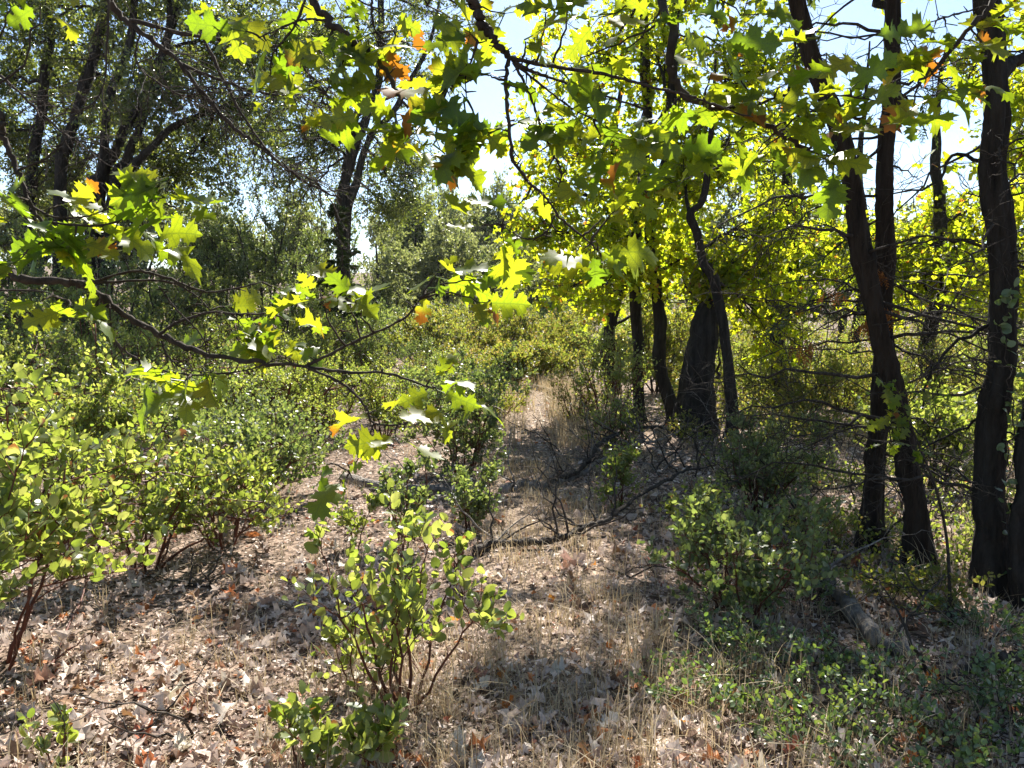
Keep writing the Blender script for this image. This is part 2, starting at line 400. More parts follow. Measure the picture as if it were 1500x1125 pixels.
M['conifer'] = leaf_mat('conifer_needle', [(0, (.045, .075, .03)), (1, (.08, .11, .045))], [(0, (.10, .16, .02)), (1, (.20, .26, .04))], .4, .5, .3)
M['conbrown'] = leaf_mat('dead_conifer_spray', [(0, (.22, .09, .03)), (1, (.34, .16, .05))], [(0, (.40, .15, .03)), (1, (.55, .24, .05))], .45, .6, .2)
M['farleaf'] = leaf_mat('far_leaf', [(0, (.07, .095, .05)), (.6, (.11, .135, .07)), (1, (.17, .19, .105))], [(0, (.26, .32, .08)), (1, (.46, .48, .14))], .45, .4, .45)
lit = [(0, (.06, .040, .028)), (.07, (.19, .125, .09)), (.17, (.40, .295, .235)), (.36, (.58, .465, .395)), (.65, (.72, .62, .545)), (.84, (.58, .46, .385)), (.90, (.42, .21, .12)), (.95, (.50, .19, .06)), (.98, (.36, .11, .06)), (1, (.76, .69, .61))]
M['litter'] = leaf_mat('dry_leaf_litter', lit, lit, .22, .6, .25)
M['leaforange'] = leaf_mat('orange_dry_leaf', [(0, (.42, .13, .03)), (.6, (.52, .22, .05)), (1, (.34, .09, .03))], [(0, (.55, .18, .03)), (1, (.6, .28, .05))], .4, .55, .25, vein=.3)
M['leafpale'] = leaf_mat('pale_dry_leaf', [(0, (.56, .48, .41)), (.6, (.72, .65, .57)), (1, (.52, .47, .38))], [(0, (.5, .4, .3)), (1, (.5, .42, .3))], .25, .6, .25, vein=.3)
M['leafbrown'] = leaf_mat('brown_dry_leaf', [(0, (.22, .12, .07)), (.6, (.30, .17, .10)), (1, (.16, .09, .06))], [(0, (.3, .15, .06)), (1, (.3, .16, .08))], .25, .55, .3, vein=.3)
M['straw'] = leaf_mat('dry_grass', [(0, (.34, .25, .15)), (.5, (.50, .40, .26)), (1, (.64, .55, .40))], [(0, (.4, .3, .16)), (1, (.5, .4, .24))], .3, .6, .2)
M['bark'] = bark_mat('dark_bark', (.005, .004, .0035), (.032, .027, .022), 16, .2, 1.0, c2=(.042, .039, .034))
M['barkcedar'] = bark_mat('cedar_bark', (.005, .004, .003), (.036, .026, .019), 22, .12, 1.0, c2=(.042, .035, .029))
M['barkgrey'] = bark_mat('grey_bark', (.018, .016, .013), (.075, .066, .055), 24, .2, .8)
M['twig'] = bark_mat('twig_bark', (.022, .016, .012), (.075, .058, .045), 40, .3, .3)
M['deadwood'] = bark_mat('dead_wood', (.05, .042, .036), (.22, .195, .17), 26, .25, .7, c2=(.36, .33, .30))
M['darkwood'] = bark_mat('dark_dead_wood', (.018, .014, .012), (.09, .075, .062), 26, .25, .7)
M['redstem'] = bark_mat('manzanita_bark', (.050, .016, .010), (.16, .055, .030), 30, .3, .25, rough=.5)
M['soil'] = ground_mat('forest_soil', [(.25, (.035, .023, .017)), (.45, (.10, .072, .053)), (.62, (.26, .19, .145)), (.8, (.44, .34, .27))])
M['pathsoil'] = ground_mat('trail_soil', [(.25, (.045, .031, .022)), (.45, (.13, .095, .069)), (.62, (.30, .225, .165)), (.8, (.48, .38, .29))], 12)

# ------------------------------------------------------------------ things
def thing(name, label, cat, base, group=None):
    o = bpy.data.objects.new(name, None); COL.objects.link(o); o.location = base
    o.empty_display_size = 0.2
    o['label'] = label; o['category'] = cat
    if group: o['group'] = group
    return o

# ================================================================== GROUND
def ground():
    def warp(n, near, far, p):
        t = np.linspace(-1, 1, n); return np.sign(t) * (near * np.abs(t) + (far - near) * np.abs(t) ** p)
    xs = warp(171, 9, 900, 6.0); ys = np.concatenate([-np.array([900, 400, 150, 60, 25, 12, 6, 3, 1.0]), np.linspace(0, 18, 130), 18 + 882 * np.linspace(0, 1, 60)[1:] ** 2.6])
    X, Y = np.meshgrid(xs, ys); Z = H(X, Y)
    ny, nx = X.shape; i = np.arange(ny - 1)[:, None] * nx; k = np.arange(nx - 1)[None]
    q = np.stack([i + k, i + k + 1, i + nx + k + 1, i + nx + k], -1).reshape(-1, 4)
    mb = MB(); mb.add(np.stack([X, Y, Z], -1), quads=q)
    o = mb.build('ground', M['soil']); o['kind'] = 'structure'
    o['label'] = 'brown woodland ground under dry leaves'
    c = spline([[0.35, 1.2, 0], [0.25, 3.2, 0], [0.2, 5.0, 0], [0.22, 7.5, 0], [0.35, 10.5, 0], [0.45, 13.5, 0], [0.1, 17, 0], [-1.2, 21, 0]], 90)
    wd = np.interp(c[:, 1], [1, 6, 14, 21], [.55, .5, .45, .5])
    s = np.linspace(-1, 1, 9)
    X = c[:, None, 0] + wd[:, None] * s[None] * (1 + .18 * np.sin(c[:, None, 1] * 2.3)); Y = np.broadcast_to(c[:, None, 1], X.shape)
    Z = H(X, Y) + 0.010 - 0.012 * np.abs(s[None]) ** 3
    ny, nx = X.shape; i = np.arange(ny - 1)[:, None] * nx; k = np.arange(nx - 1)[None]
    q = np.stack([i + k, i + k + 1, i + nx + k + 1, i + nx + k], -1).reshape(-1, 4)
    mb = MB(); mb.add(np.stack([X, Y, Z], -1), quads=q)
    o = mb.build('path', M['pathsoil']); o['kind'] = 'structure'; o['label'] = 'narrow trail through the shrubs'
    return c
PATH = ground()
def path_x(y): return np.interp(y, PATH[:, 1], PATH[:, 0])

# ================================================================== SHRUB
def shrub(name, label, base, Hh, R, nstem=6, nsub=6, ntwig=7, lpt=8, ls=.045, tpl=T_OVAL, mat='manz', stem='redstem', r0=.012, group=None,
          singles=0, lean=(0, 0), twiglen=.16, cat='shrub', flat=False, low=2):
    base = np.asarray(base, float); base = base - np.array([0, 0, .02])
    root = thing(name, label, cat, base, group)
    allp, ally, alln, alls = [], [], [], []
    for k in range(nstem):
        a = 2 * np.pi * (k + U(-.35, .35)) / nstem; q = U(.15, .85) if nstem > 1 else .1
        foot = base + np.array([np.cos(a) * R * .10, np.sin(a) * R * .10, 0])
        end = base + np.array([np.cos(a) * R * q + lean[0], np.sin(a) * R * q + lean[1], Hh * U(.62, .92) * (1 - .25 * q)])
        st = bez(foot, end, 10, .12, -.04 if not flat else .1, .012)[0]
        mb = MB(); tubes(mb, st, taper(r0 * U(.8, 1.2), r0 * .35, 10), 6)
        # sub-branches
        p0 = st[rng.integers(low, 10, nsub)]
        dv = rdir(nsub) * np.array([R * .55, R * .55, Hh * .30]) * U(.4, 1, nsub)[:, None]
        dv[:, 2] = np.where(U(0, 1, nsub) < .75, np.abs(dv[:, 2]), -.4 * np.abs(dv[:, 2])) * (.9 if not flat else .3) + .02 * Hh
        p1 = p0 + dv; p1[:, 2] = np.clip(p1[:, 2], base[2] + .06 * Hh, base[2] + Hh)
        sb = bez(p0, p1, 7, .14, .03, .02); ssel = sb if base[1] < 7 else sb[:, [0, 2, 4, 6]]
        tubes(mb, ssel, np.broadcast_to(taper(r0 * .45, r0 * .2, ssel.shape[1]), ssel.shape[:2]), 4 if base[1] < 7 else 3, cap=False)
        # twigs
        nt = nsub * ntwig
        q0 = sb[rng.integers(0, nsub, nt), rng.integers(2, 7, nt)]
        nt2 = max(2, ntwig // 2); q0[:nt2] = st[rng.integers(5, 10, nt2)]
        d = rdir(nt) * .8 + np.array([0, 0, .75 if not flat else .35]) + .5 * nrmz(q0 - (base + np.array([lean[0], lean[1], .3 * Hh])))
        q1 = q0 + nrmz(d) * (twiglen * U(.5, 1.2, nt))[:, None]
        q1[:, 2] = np.maximum(q1[:, 2], base[2] + .04)
        tw = bez(q0, q1, 4, .10, 0, .02)
        tsel = tw if base[1] < 3.6 else (tw[:, [0, 1, 3]] if base[1] < 6 else tw[::2, [0, 3]])
        tubes(mb, tsel, np.broadcast_to(taper(r0 * .18 + .0006, .0008, tsel.shape[1]), tsel.shape[:2]), 3, cap=False)
        mb.build('stem', M[stem], root, base)
        # leaves
        t = np.tile(np.linspace(.12, 1.0, lpt), nt); idx = np.repeat(np.arange(nt), lpt)
        i0 = np.minimum((t * 3).astype(int), 2); f = (t * 3 - i0)[:, None]
        pos = tw[idx, i0] * (1 - f) + tw[idx, i0 + 1] * f
        tw_d = nrmz(tw[idx, 3] - tw[idx, 0]); side = rdir(len(pos)); side = nrmz(side - (side * tw_d).sum(1, keepdims=True) * tw_d)
        y = nrmz(tw_d * U(.2, .9, len(pos))[:, None] + side * .9 + np.array([0, 0, .25]))
        n = nrmz(rdir(len(pos)) + (np.array([0, 0, .9]) if flat else np.array([0, -.2, .25])))
        allp.append(pos); ally.append(y); alln.append(n); alls.append(ls * U(.6, 1.15, len(pos)) * (1.05 - .35 * t))
    pos = np.concatenate(allp); y = np.concatenate(ally); n = np.concatenate(alln); s = np.concatenate(alls)
    order = np.argsort(np.linalg.norm(pos - np.array([0, 0, CAM_H]), axis=1) - 4 * s)
    if singles:
        inview = np.array([i for i in order if abs(pos[i, 0]) < pos[i, 1] * .68][:singles], int)
        for i in inview:
            leaf_object(tpl[rng.integers(len(tpl))], M[mat], pos[i], y[i], n[i], s[i], root, base)
        keep = np.ones(len(pos), bool); keep[inview] = False
    else: keep = np.ones(len(pos), bool)
    if keep.any() and not (singles and keep.sum() < 5):
        mb = MB(); inst(mb, T_OVLO if (tpl is T_OVAL and base[1] < 4.2) else (T_FAR if base[1] > 8.5 else (T_HEX if tpl in (T_OVAL, T_OVLO) else tpl)), pos[keep], y[keep], n[keep], s[keep]); mb.build('foliage', M[mat], root, base, kind='stuff')
    return root

# ================================================================== TREE
def crown_blob(limb, c, rad, wood, leaves, nsub, ntwig, lpt, ls, tpl, twl=.5, rb=.012, droop=0.0, sidesub=4, bare=0.0, nup=.5, far=False):
    """sub-branches, twigs and leaves round centre c, growing off the limb path"""
    c = np.asarray(c, float); rad = np.asarray(rad, float)
    m = len(limb)
    p0 = limb[rng.integers(max(1, int(m * .35)), m, nsub)]
    p1 = c + rdir(nsub) * rad * (U(0, 1, nsub) ** .45)[:, None]
    sb = bez(p0, p1, 9, .16, -.05 + droop, .022)
    L = np.linalg.norm(p1 - p0, axis=1)
    rr = np.clip(rb * (L / 1.5) ** .5, .004, rb * 1.6)[:, None] * np.linspace(1, .25, 9)[None]
    if c[1] > 7 or far: tubes(wood, sb[:, ::2], rr[:, ::2], sidesub, cap=False)
    else: tubes(wood, sb, rr, sidesub, cap=False)
    nt = nsub * ntwig
    si = np.repeat(np.arange(nsub), ntwig); ti = rng.integers(3, 9, nt)
    q0 = sb[si, ti]
    d = rdir(nt) + .5 * nrmz(sb[si, 8] - sb[si, 0]) + np.array([0, 0, -droop * 2])
    q1 = q0 + nrmz(d) * (twl * U(.35, 1.15, nt))[:, None]
    tw = bez(q0, q1, 5, .14, -.03, .035)
    tsel = tw if 0 < c[1] < 7 and not far else (tw[:, [0, 2, 4]] if c[1] < 12.5 and not far else tw[::2, [0, 4]])
    tubes(wood, tsel, np.broadcast_to(taper(rb * .28 + .0008, .0012, tsel.shape[1]), tsel.shape[:2]), 3, cap=False)
    keep = np.where(U(0, 1, nt) > bare)[0]
    if len(keep) == 0 or lpt == 0: return
    idx = np.repeat(keep, lpt); t = U(.15, 1.02, len(idx)); i0 = np.minimum((t * 4).astype(int), 3); f = (t * 4 - i0)[:, None]
    pos = tw[idx, i0] * (1 - f) + tw[idx, i0 + 1] * f + rng.normal(size=(len(idx), 3)) * ls * .25
    y = nrmz(nrmz(tw[idx, 4] - tw[idx, 0]) * .5 + rdir(len(idx)) + np.array([0, 0, -.25]))
    n = nrmz(rdir(len(idx)) + np.array([0, -.1, nup]))
    inst(leaves, tpl, pos, y, n, ls * U(.6, 1.2, len(idx)))

def tree(name, label, trunks, blobs, bark='bark', leaf='liveoak', tpl=T_OVLO, ls=.06, nsub=14, ntwig=8, lpt=10, twl=.5, group=None, limbr=.035,
         flare=.3, rb=.012, droop=0.0, cat='tree', bare=0.0, detail=(20, 60), nup=.5, extra=None):
    """trunks: list of (points, radii); blobs: list of (trunk index, fraction along it, centre, radii)"""
    base = np.array(trunks[0][0][0], float)
    root = thing(name, label, cat, base, group)
    paths = []
    for pts, r in trunks:
        mb = MB(); p, rr = trunk_mesh(mb, pts, r, flare, detail[0], detail[1]); mb.build('trunk', M[bark], root, base); paths.append((p, rr))
    lv = MB()
    for ti, fr, c, rad in blobs:
        p, rr = paths[ti]; i = int(fr * (len(p) - 1)); a = p[i]
        limb = bez(a, np.asarray(c, float), 14, .12, .04, .012)[0]
        wd = MB(); r1 = min(rr[i] * .75, limbr); tubes(wd, limb, taper(r1, r1 * .3, 14), 7)
        crown_blob(limb, c, rad, wd, lv, nsub, ntwig, lpt, ls, tpl, twl, rb, droop, bare=bare, nup=nup)
        wd.build('limb', M[bark], root, base)
    if extra: extra(root, base, paths, lv)
    if lv.V: lv.build('crown', M[leaf], root, base, kind='stuff')
    return root, paths

def dead_branches(root, base, path, n, f0, f1, length, mat, dirx=(-1, 1), sub=6, droop=-.25, r=.008, curl=.2):
    for k in range(n):
        i = int(U(f0, f1) * (len(path) - 1)); a = path[i]
        az = U(0, 2 * np.pi); d = np.array([np.cos(az), np.sin(az) * .8, U(-.35, .45)]); l = length * U(.5, 1.2)
        b = a + nrmz(d) * l + np.array([0, 0, droop * l])
        mb = MB(); m = bez(a, b, 12, curl, .12, .014)[0]; tubes(mb, m, taper(r * U(.7, 1.5), r * .15, 12), 5)
        s0 = m[rng.integers(3, 12, sub)]; s1 = s0 + nrmz(rdir(sub) + .5 * nrmz(b - a) + np.array([0, 0, -.15])) * (l * U(.15, .5, sub))[:, None]
        s = bez(s0, s1, 7, .2, .05, .03); tubes(mb, s, np.broadcast_to(taper(r * .35, .0012, 7), (sub, 7)), 4, cap=False)
        n2 = sub * 5; t0 = s[rng.integers(0, sub, n2), rng.integers(2, 7, n2)]; t1 = t0 + rdir(n2) * (l * U(.05, .2, n2))[:, None]
        tubes(mb, bez(t0, t1, 4, .2, 0, .04), np.broadcast_to(taper(r * .16 + .0006, .0008, 4), (n2, 4)), 3, cap=False)
        mb.build('dead_branch', M[mat], root, base)

T_OAKL = [template([(0.34, .22), (.12, .48), (.32, .74), (0.0, 1.0)], [0.0], fold=f, bend=b, seed=71) for f, b in ((.2, .4), (-.1, .2))]

# ================================================================== TREES, left and far
def pp(D, *xy): return [P(x, y, D) for x, y in xy]
def LB(D, rows): return [(ti, fr, P(x, y, D + dd), (r * 1.15, r, r * .85)) for ti, fr, x, y, dd, r in rows]

D = 14.0; b = GD(128, D)
tree('oak_tree', 'dark oak of several trunks fanning out from one foot behind the left shrubs',
     [([b] + pp(D, (134, 300), (147, 250), (160, 150), (187, 67), (205, -80), (212, -230)), [0.129, 0.088, 0.075, 0.068, 0.061, 0.048, 0.027]),
      ([b + [.1, .3, 0]] + pp(D + .3, (146, 290), (167, 227), (200, 160), (233, 93), (270, -20), (300, -160)), [0.116, 0.088, 0.082, 0.075, 0.068, 0.054, 0.027]),
      ([b + [.2, .1, 0]] + pp(D + .2, (165, 285), (185, 235), (210, 170), (236, 110), (250, 0), (248, -150)), [0.109, 0.082, 0.075, 0.068, 0.061, 0.048, 0.027]),
      ([b + [.25, -.2, 0]] + pp(D - .2, (163, 290), (190, 250), (220, 218), (250, 188), (300, 167), (360, 140), (430, 90)), [0.109, 0.082, 0.071, 0.061, 0.054, 0.048, 0.034, 0.017])],
     LB(D, [(0, .6, 110, 60, 1, 1.7), (0, .8, 180, -60, 0, 1.8), (1, .6, 240, 60, 1, 1.6), (1, .8, 330, -60, 1, 1.7), (3, .8, 350, 160, 0, 1.0), (2, .45, 240, 250, 1.2, 1.2), (3, .95, 430, 60, 0, 1.0),
            (2, .9, 260, -170, 0, 1.6), (0, .95, 120, -200, .5, 1.7), (0, .4, 100, 250, 1.2, 1.2), (1, .5, 200, 190, 1.6, 1.3), (3, .7, 300, 80, 1.5, 1.2), (3, .75, 280, 230, .5, 1.2), (1, .7, 380, 40, 1, 1.3), (2, .6, 210, 120, -.6, 1.1)]),
     bark='bark', leaf='liveoak', tpl=T_FAR, ls=.08, nsub=17, ntwig=13, lpt=17, twl=.55)
D = 15.0; b = GD(35, D)
tree('oak_tree', 'dark single-trunked oak standing outermost in the left grove',
     [([b] + pp(D, (47, 265), (52, 215), (65, 130), (72, 50), (68, -10), (60, -150), (66, -260)), [0.122, 0.095, 0.088, 0.082, 0.082, 0.075, 0.054, 0.027])],
     LB(D, [(0, .55, 0, 60, 1, 1.8), (0, .7, 60, -40, .5, 1.8), (0, .4, 20, 220, 1, 1.5), (0, .5, 90, 160, 1.4, 1.5), (0, .8, -90, 0, 0, 2.0), (0, .35, -80, 230, 0, 1.6), (0, .9, 90, -180, 0, 1.8), (0, .45, -60, 130, 1, 1.6)]),
     bark='bark', leaf='liveoak', tpl=T_FAR, ls=.08, nsub=17, ntwig=13, lpt=17, twl=.55)
D = 14.4; b = GD(82, D)
tree('oak_tree', 'slim dark oak leaning right between the other left grove trunks',
     [([b] + pp(D, (90, 250), (97, 217), (117, 150), (143, 57), (165, -30), (185, -190)), [0.125, 0.099, 0.092, 0.086, 0.079, 0.066, 0.026])],
     LB(D, [(0, .6, 140, 120, 1.2, 1.3), (0, .75, 90, 20, 1, 1.5), (0, .8, 200, -20, .7, 1.5), (0, .4, 60, 280, .8, 1.2), (0, .95, 180, -170, 0, 1.6)]),
     bark='bark', leaf='liveoak', tpl=T_FAR, ls=.078, nsub=16, ntwig=13, lpt=16, twl=.5)
D = 18.0; b = GD(498, D)
tree('oak_tree', 'grey forked oak with upright stems standing alone against the sky',
     [([b] + pp(D, (503, 320), (510, 240), (533, 183), (550, 133), (557, 67), (560, -20), (566, -140)), [0.144, 0.120, 0.112, 0.096, 0.088, 0.080, 0.064, 0.024]),
      ([b + [.12, .1, 0]] + pp(D, (508, 330), (522, 267), (543, 200), (573, 167), (600, 120), (630, 60), (650, -40)), [0.112, 0.096, 0.088, 0.072, 0.064, 0.056, 0.040, 0.016]),
      ([b + [-.1, .1, 0]] + pp(D + .2, (502, 330), (506, 260), (522, 170), (528, 90), (520, 0), (500, -120)), [0.096, 0.088, 0.080, 0.064, 0.056, 0.040, 0.016])],
     LB(D, [(0, .7, 560, 60, 0, 1.5), (0, .9, 590, -30, 0, 1.6), (1, .75, 620, 110, .5, 1.0), (2, .7, 480, 60, .5, 1.4), (2, .9, 500, -60, 0, 1.5), (0, .45, 450, 210, 0, 1.1), (1, .5, 590, 230, 0, .9), (0, .6, 420, 130, 0, 1.2), (1, .3, 560, 300, .3, .9), (0, .85, 680, 30, 0, 1.1), (1, .6, 610, 270, 0, .9), (1, .45, 570, 240, .6, .9), (0, .4, 400, 260, .8, 1.2), (2, .5, 450, 150, .8, 1.2), (0, .5, 350, 210, 1, 1.2), (0, .35, 440, 290, .5, 1.1), (2, .4, 390, 170, 0, 1.2), (1, .4, 600, 300, .8, .9), (0, .6, 470, 240, .5, 1.0), (2, .8, 430, 40, .5, 1.3)]),
     bark='barkgrey', leaf='liveoak', tpl=T_FAR, ls=.075, nsub=17, ntwig=11, lpt=12, twl=.6, bare=.15, droop=.04)

# tall shrubs and conifers behind the manzanita
def bigshrub(label, x, D, h, R, mat='manzgrey', **k):
    shrub('tall_shrub', label, GD(x, D), h, R, nstem=12, nsub=8, ntwig=12, lpt=9, ls=.085, tpl=T_FAR, mat=mat, stem='darkwood', r0=.03, twiglen=.34, **k)
bigshrub('tall dark grey-green domed shrub below the forked oak', 385, 17, 4.3, 1.6)
bigshrub('tall dark shrub below the fanning oak trunks', 300, 16, 3.4, 1.1)
bigshrub('tall grey-green shrub beneath the slim leaning oak', 180, 13, 2.6, 1.3)
bigshrub('tall grey-green shrub at the foot of the outermost left oak', 20, 13, 2.7, 1.4)
bigshrub('tall grey shrub at the foot of the forked oak', 470, 19, 3.9, 1.0)

def conifer(label, x, D, h, R, group=None, leaf='conifer', z0=.12):
    b = GD(x, D); root = thing('conifer_tree', label, 'conifer', b, group)
    mb = MB(); pts = spline([b, b + [0, 0, h * .5], b + [U(-.1, .1), 0, h]], 14); tubes(mb, pts, taper(h * .016 + .02, .01, 14), 8); mb.build('trunk', M['bark'], root, b)
    n = int(h * 15); f = U(z0, .985, n); az = U(0, 6.283, n); l = R * (1 - f) ** .8 * U(.6, 1.15, n) + .08
    p0 = np.stack([np.full(n, b[0]), np.full(n, b[1]), b[2] + f * h], 1)
    p1 = p0 + np.stack([np.cos(az) * l, np.sin(az) * l, -.18 * l + .10 * f], 1)
    br = bez(p0, p1, 6, .06, .05, .01); wd = MB(); tubes(wd, br, np.broadcast_to(taper(.014, .003, 6), (n, 6)), 4); wd.build('branch', M['bark'], root, b)
    m = n * 48; bi = rng.integers(0, n, m); t = U(.12, 1, m); i0 = np.minimum((t * 5).astype(int), 4); g = (t * 5 - i0)[:, None]
    pos = br[bi, i0] * (1 - g) + br[bi, i0 + 1] * g
    d = nrmz(br[bi, 5] - br[bi, 0]) * .8 + rdir(m) * np.array([1, 1, .35]) + [0, 0, -.15]
    lv = MB(); inst(lv, T_FAR, pos, nrmz(d), nrmz(rdir(m) * .5 + [0, 0, 1]), U(.10, .20, m)); lv.build('crown', M[leaf], root, b, kind='stuff')
conifer('dark young conifer beside the forked oak', 500, 17, 3.7, .75)
conifer('slender conifer rising above the pale far trees', 610, 34, 6.3, 1.3)
conifer('small dark conifer in the gap below the open sky', 575, 30, 4.6, 1.0)
conifer('pointed conifer behind the far shrubs near the trail end', 720, 38, 6.0, 1.3)

# far rounded trees
far_extra = [(650, 40, 7.4, 1.9), (735, 44, 7.6, 2.0), (690, 58, 9.0, 2.6), (590, 36, 6.6, 1.8)]
far_rows = far_extra + [(560, 27, 3.9, 1.5), (640, 31, 4.6, 1.7), (700, 36, 4.6, 1.9), (760, 33, 4.2, 1.7), (820, 29, 4.6, 1.8), (600, 44, 6.4, 2.3), (680, 50, 6.8, 2.5), (770, 48, 6.6, 2.4), (850, 42, 6.2, 2.2),
            (430, 30, 5.0, 2.0), (330, 32, 5.6, 2.1), (930, 36, 6.4, 2.2), (1010, 30, 6.0, 2.2), (1120, 32, 6.4, 2.3), (1230, 28, 5.6, 2.2), (1350, 30, 5.4, 2.2), (1460, 26, 6.4, 2.2), (200, 30, 6.0, 2.2), (60, 28, 6.0, 2.2)]
protos = []
def make_far(i, h, R):
    b = np.zeros(3); root = thing('round_tree', 'pale grey-green round-crowned tree standing beyond the shrubs', 'tree', b, 'round trees beyond the shrubs')
    mb = MB(); pts = spline([b - [0, 0, .3], [.1, 0, h * .4], [U(-.2, .2), 0, h * .8]], 12); tubes(mb, pts, taper(.14, .03, 12), 8); mb.build('trunk', M['barkgrey'], root, b)
    wd, lv = MB(), MB()
    for k in range(11):
        a = U(0, 6.283); q = U(.2, .75); c = np.array([np.cos(a) * R * q, np.sin(a) * R * q, h * U(.22, .84)])
        limb = bez(pts[rng.integers(3, 10)], c, 8, .1, .05, .01)[0]; tubes(wd, limb, taper(.05, .015, 8), 5)
        crown_blob(limb, c, (R * .45, R * .45, h * .17), wd, lv, 11, 6, 18, .12, T_FAR, .5, .014, far=True)
    wd.build('limb', M['barkgrey'], root, b); lv.build('crown', M['farleaf'], root, b, kind='stuff'); return root
for i in range(4): protos.append(make_far(i, 5.0, 1.9))
for i, (x, D, h, R) in enumerate(far_rows):
    src = protos[i % 4]
    if i < 4: o = src
    else:
        o = src.copy(); COL.objects.link(o)
        for ch in src.children:
            c = ch.copy(); COL.objects.link(c); c.parent = o
    o.location = GD(x, D); o.rotation_euler = (0, 0, U(0, 6.28)); o.scale = (R / 1.75, R / 1.75, h * 1.22 / 5.0)

# ================================================================== TREES, middle right
D = 10.9; b = GD(937, D)
tree('oak_tree', 'slim straight dark oak nearest the trail in the middle group of trunks',
     [([b] + pp(D, (936, 560), (932, 480), (930, 390), (938, 280), (948, 170), (945, 60), (940, -120), (930, -300)), [0.084, 0.076, 0.076, 0.076, 0.069, 0.061, 0.058, 0.038, 0.023])],
     LB(D, [(0, .40, 860, 330, -.5, .9), (0, .45, 900, 400, -.8, .7), (0, .5, 960, 300, -1, .8), (0, .6, 880, 210, 0, 1.0), (0, .7, 990, 130, 0, 1.0), (0, .8, 900, 60, .3, 1.0), (0, .85, 1010, 0, .5, 1.0), (0, .9, 960, -140, .5, 1.0), (0, .95, 1040, -240, 1, 1.1), (0, .35, 830, 420, .5, .6), (0, .5, 800, 290, .6, .7), (0, .55, 830, 210, .8, .8), (0, .75, 830, 110, .6, .9), (0, .45, 780, 340, .4, .5), (0, .85, 740, -190, .6, .28), (0, .95, 880, -300, .8, .45)]),  # last two blobs: unseen foliage added overhead to dapple the near ground
     bark='bark', leaf='oakfar', tpl=T_OAKL, ls=.11, nsub=13, ntwig=8, lpt=7, twl=.45, limbr=.03, bare=.15)
D = 10.6; b = GD(988, D)
tree('oak_tree', 'slim dark oak with a bent trunk leaning towards its straight neighbour',
     [([b] + pp(D, (983, 600), (968, 530), (966, 470), (958, 400), (955, 330), (975, 230), (985, 120), (995, -60), (1010, -240)), [0.098, 0.090, 0.082, 0.082, 0.074, 0.074, 0.066, 0.057, 0.041, 0.025])],
     LB(D, [(0, .45, 1000, 380, -.4, .7), (0, .6, 1030, 220, 0, .9), (0, .75, 960, 60, 0, .8), (0, .85, 1080, -60, 0, 1.0), (0, .9, 1000, -200, 0, 1.0)]),
     bark='bark', leaf='oakfar', tpl=T_OAKL, ls=.11, nsub=13, ntwig=8, lpt=7, twl=.45, limbr=.03, bare=.15)
D = 9.0; b = GD(1076, D)
tree('oak_tree', 'thin crooked dark oak with an S-bent stem beside the broad snag',
     [([b] + pp(D, (1072, 600), (1066, 540), (1060, 470), (1045, 410), (1030, 385), (1022, 345), (1012, 312), (1030, 290), (1040, 220), (1050, 80)), [0.074, 0.066, 0.061, 0.057, 0.057, 0.049, 0.049, 0.041, 0.037, 0.033, 0.012])],
     LB(D, [(0, .5, 1100, 400, .6, .7), (0, .55, 1120, 330, .8, .8), (0, .7, 1000, 250, .5, .7), (0, .9, 1070, 200, .5, .8), (0, .4, 1130, 470, 1, .6), (0, .5, 1040, 400, .5, .38), (0, .95, 1090, 90, .4, .8)]),
     bark='bark', leaf='oakfar', tpl=T_OAKL, ls=.105, nsub=13, ntwig=9, lpt=8, twl=.42, limbr=.025)
D = 9.5; b = GD(1019, D)
root = thing('dead_snag', 'broad black dead snag tapering upward among the middle trunks', 'snag', b)
mb = MB(); trunk_mesh(mb, [b - [0, 0, .05]] + pp(D, (1019, 600), (1021, 560), (1028, 515), (1031, 480), (1040, 452), (1043, 430)), [.21, .20, .185, .17, .165, .13, .05], .35, 26, 60, .10, .12); mb.build('trunk', M['bark'], root, b)
for k in range(12):
    mb = MB(); a = P(1030 + U(-20, 20), U(440, 560), D); tubes(mb, bez(a, a + [U(-.3, .3), U(-.2, .1), U(.15, .45)], 8, .2, 0, .03), taper(.025, .006, 8)[None], 5); mb.build('broken_branch', M['bark'], root, b)

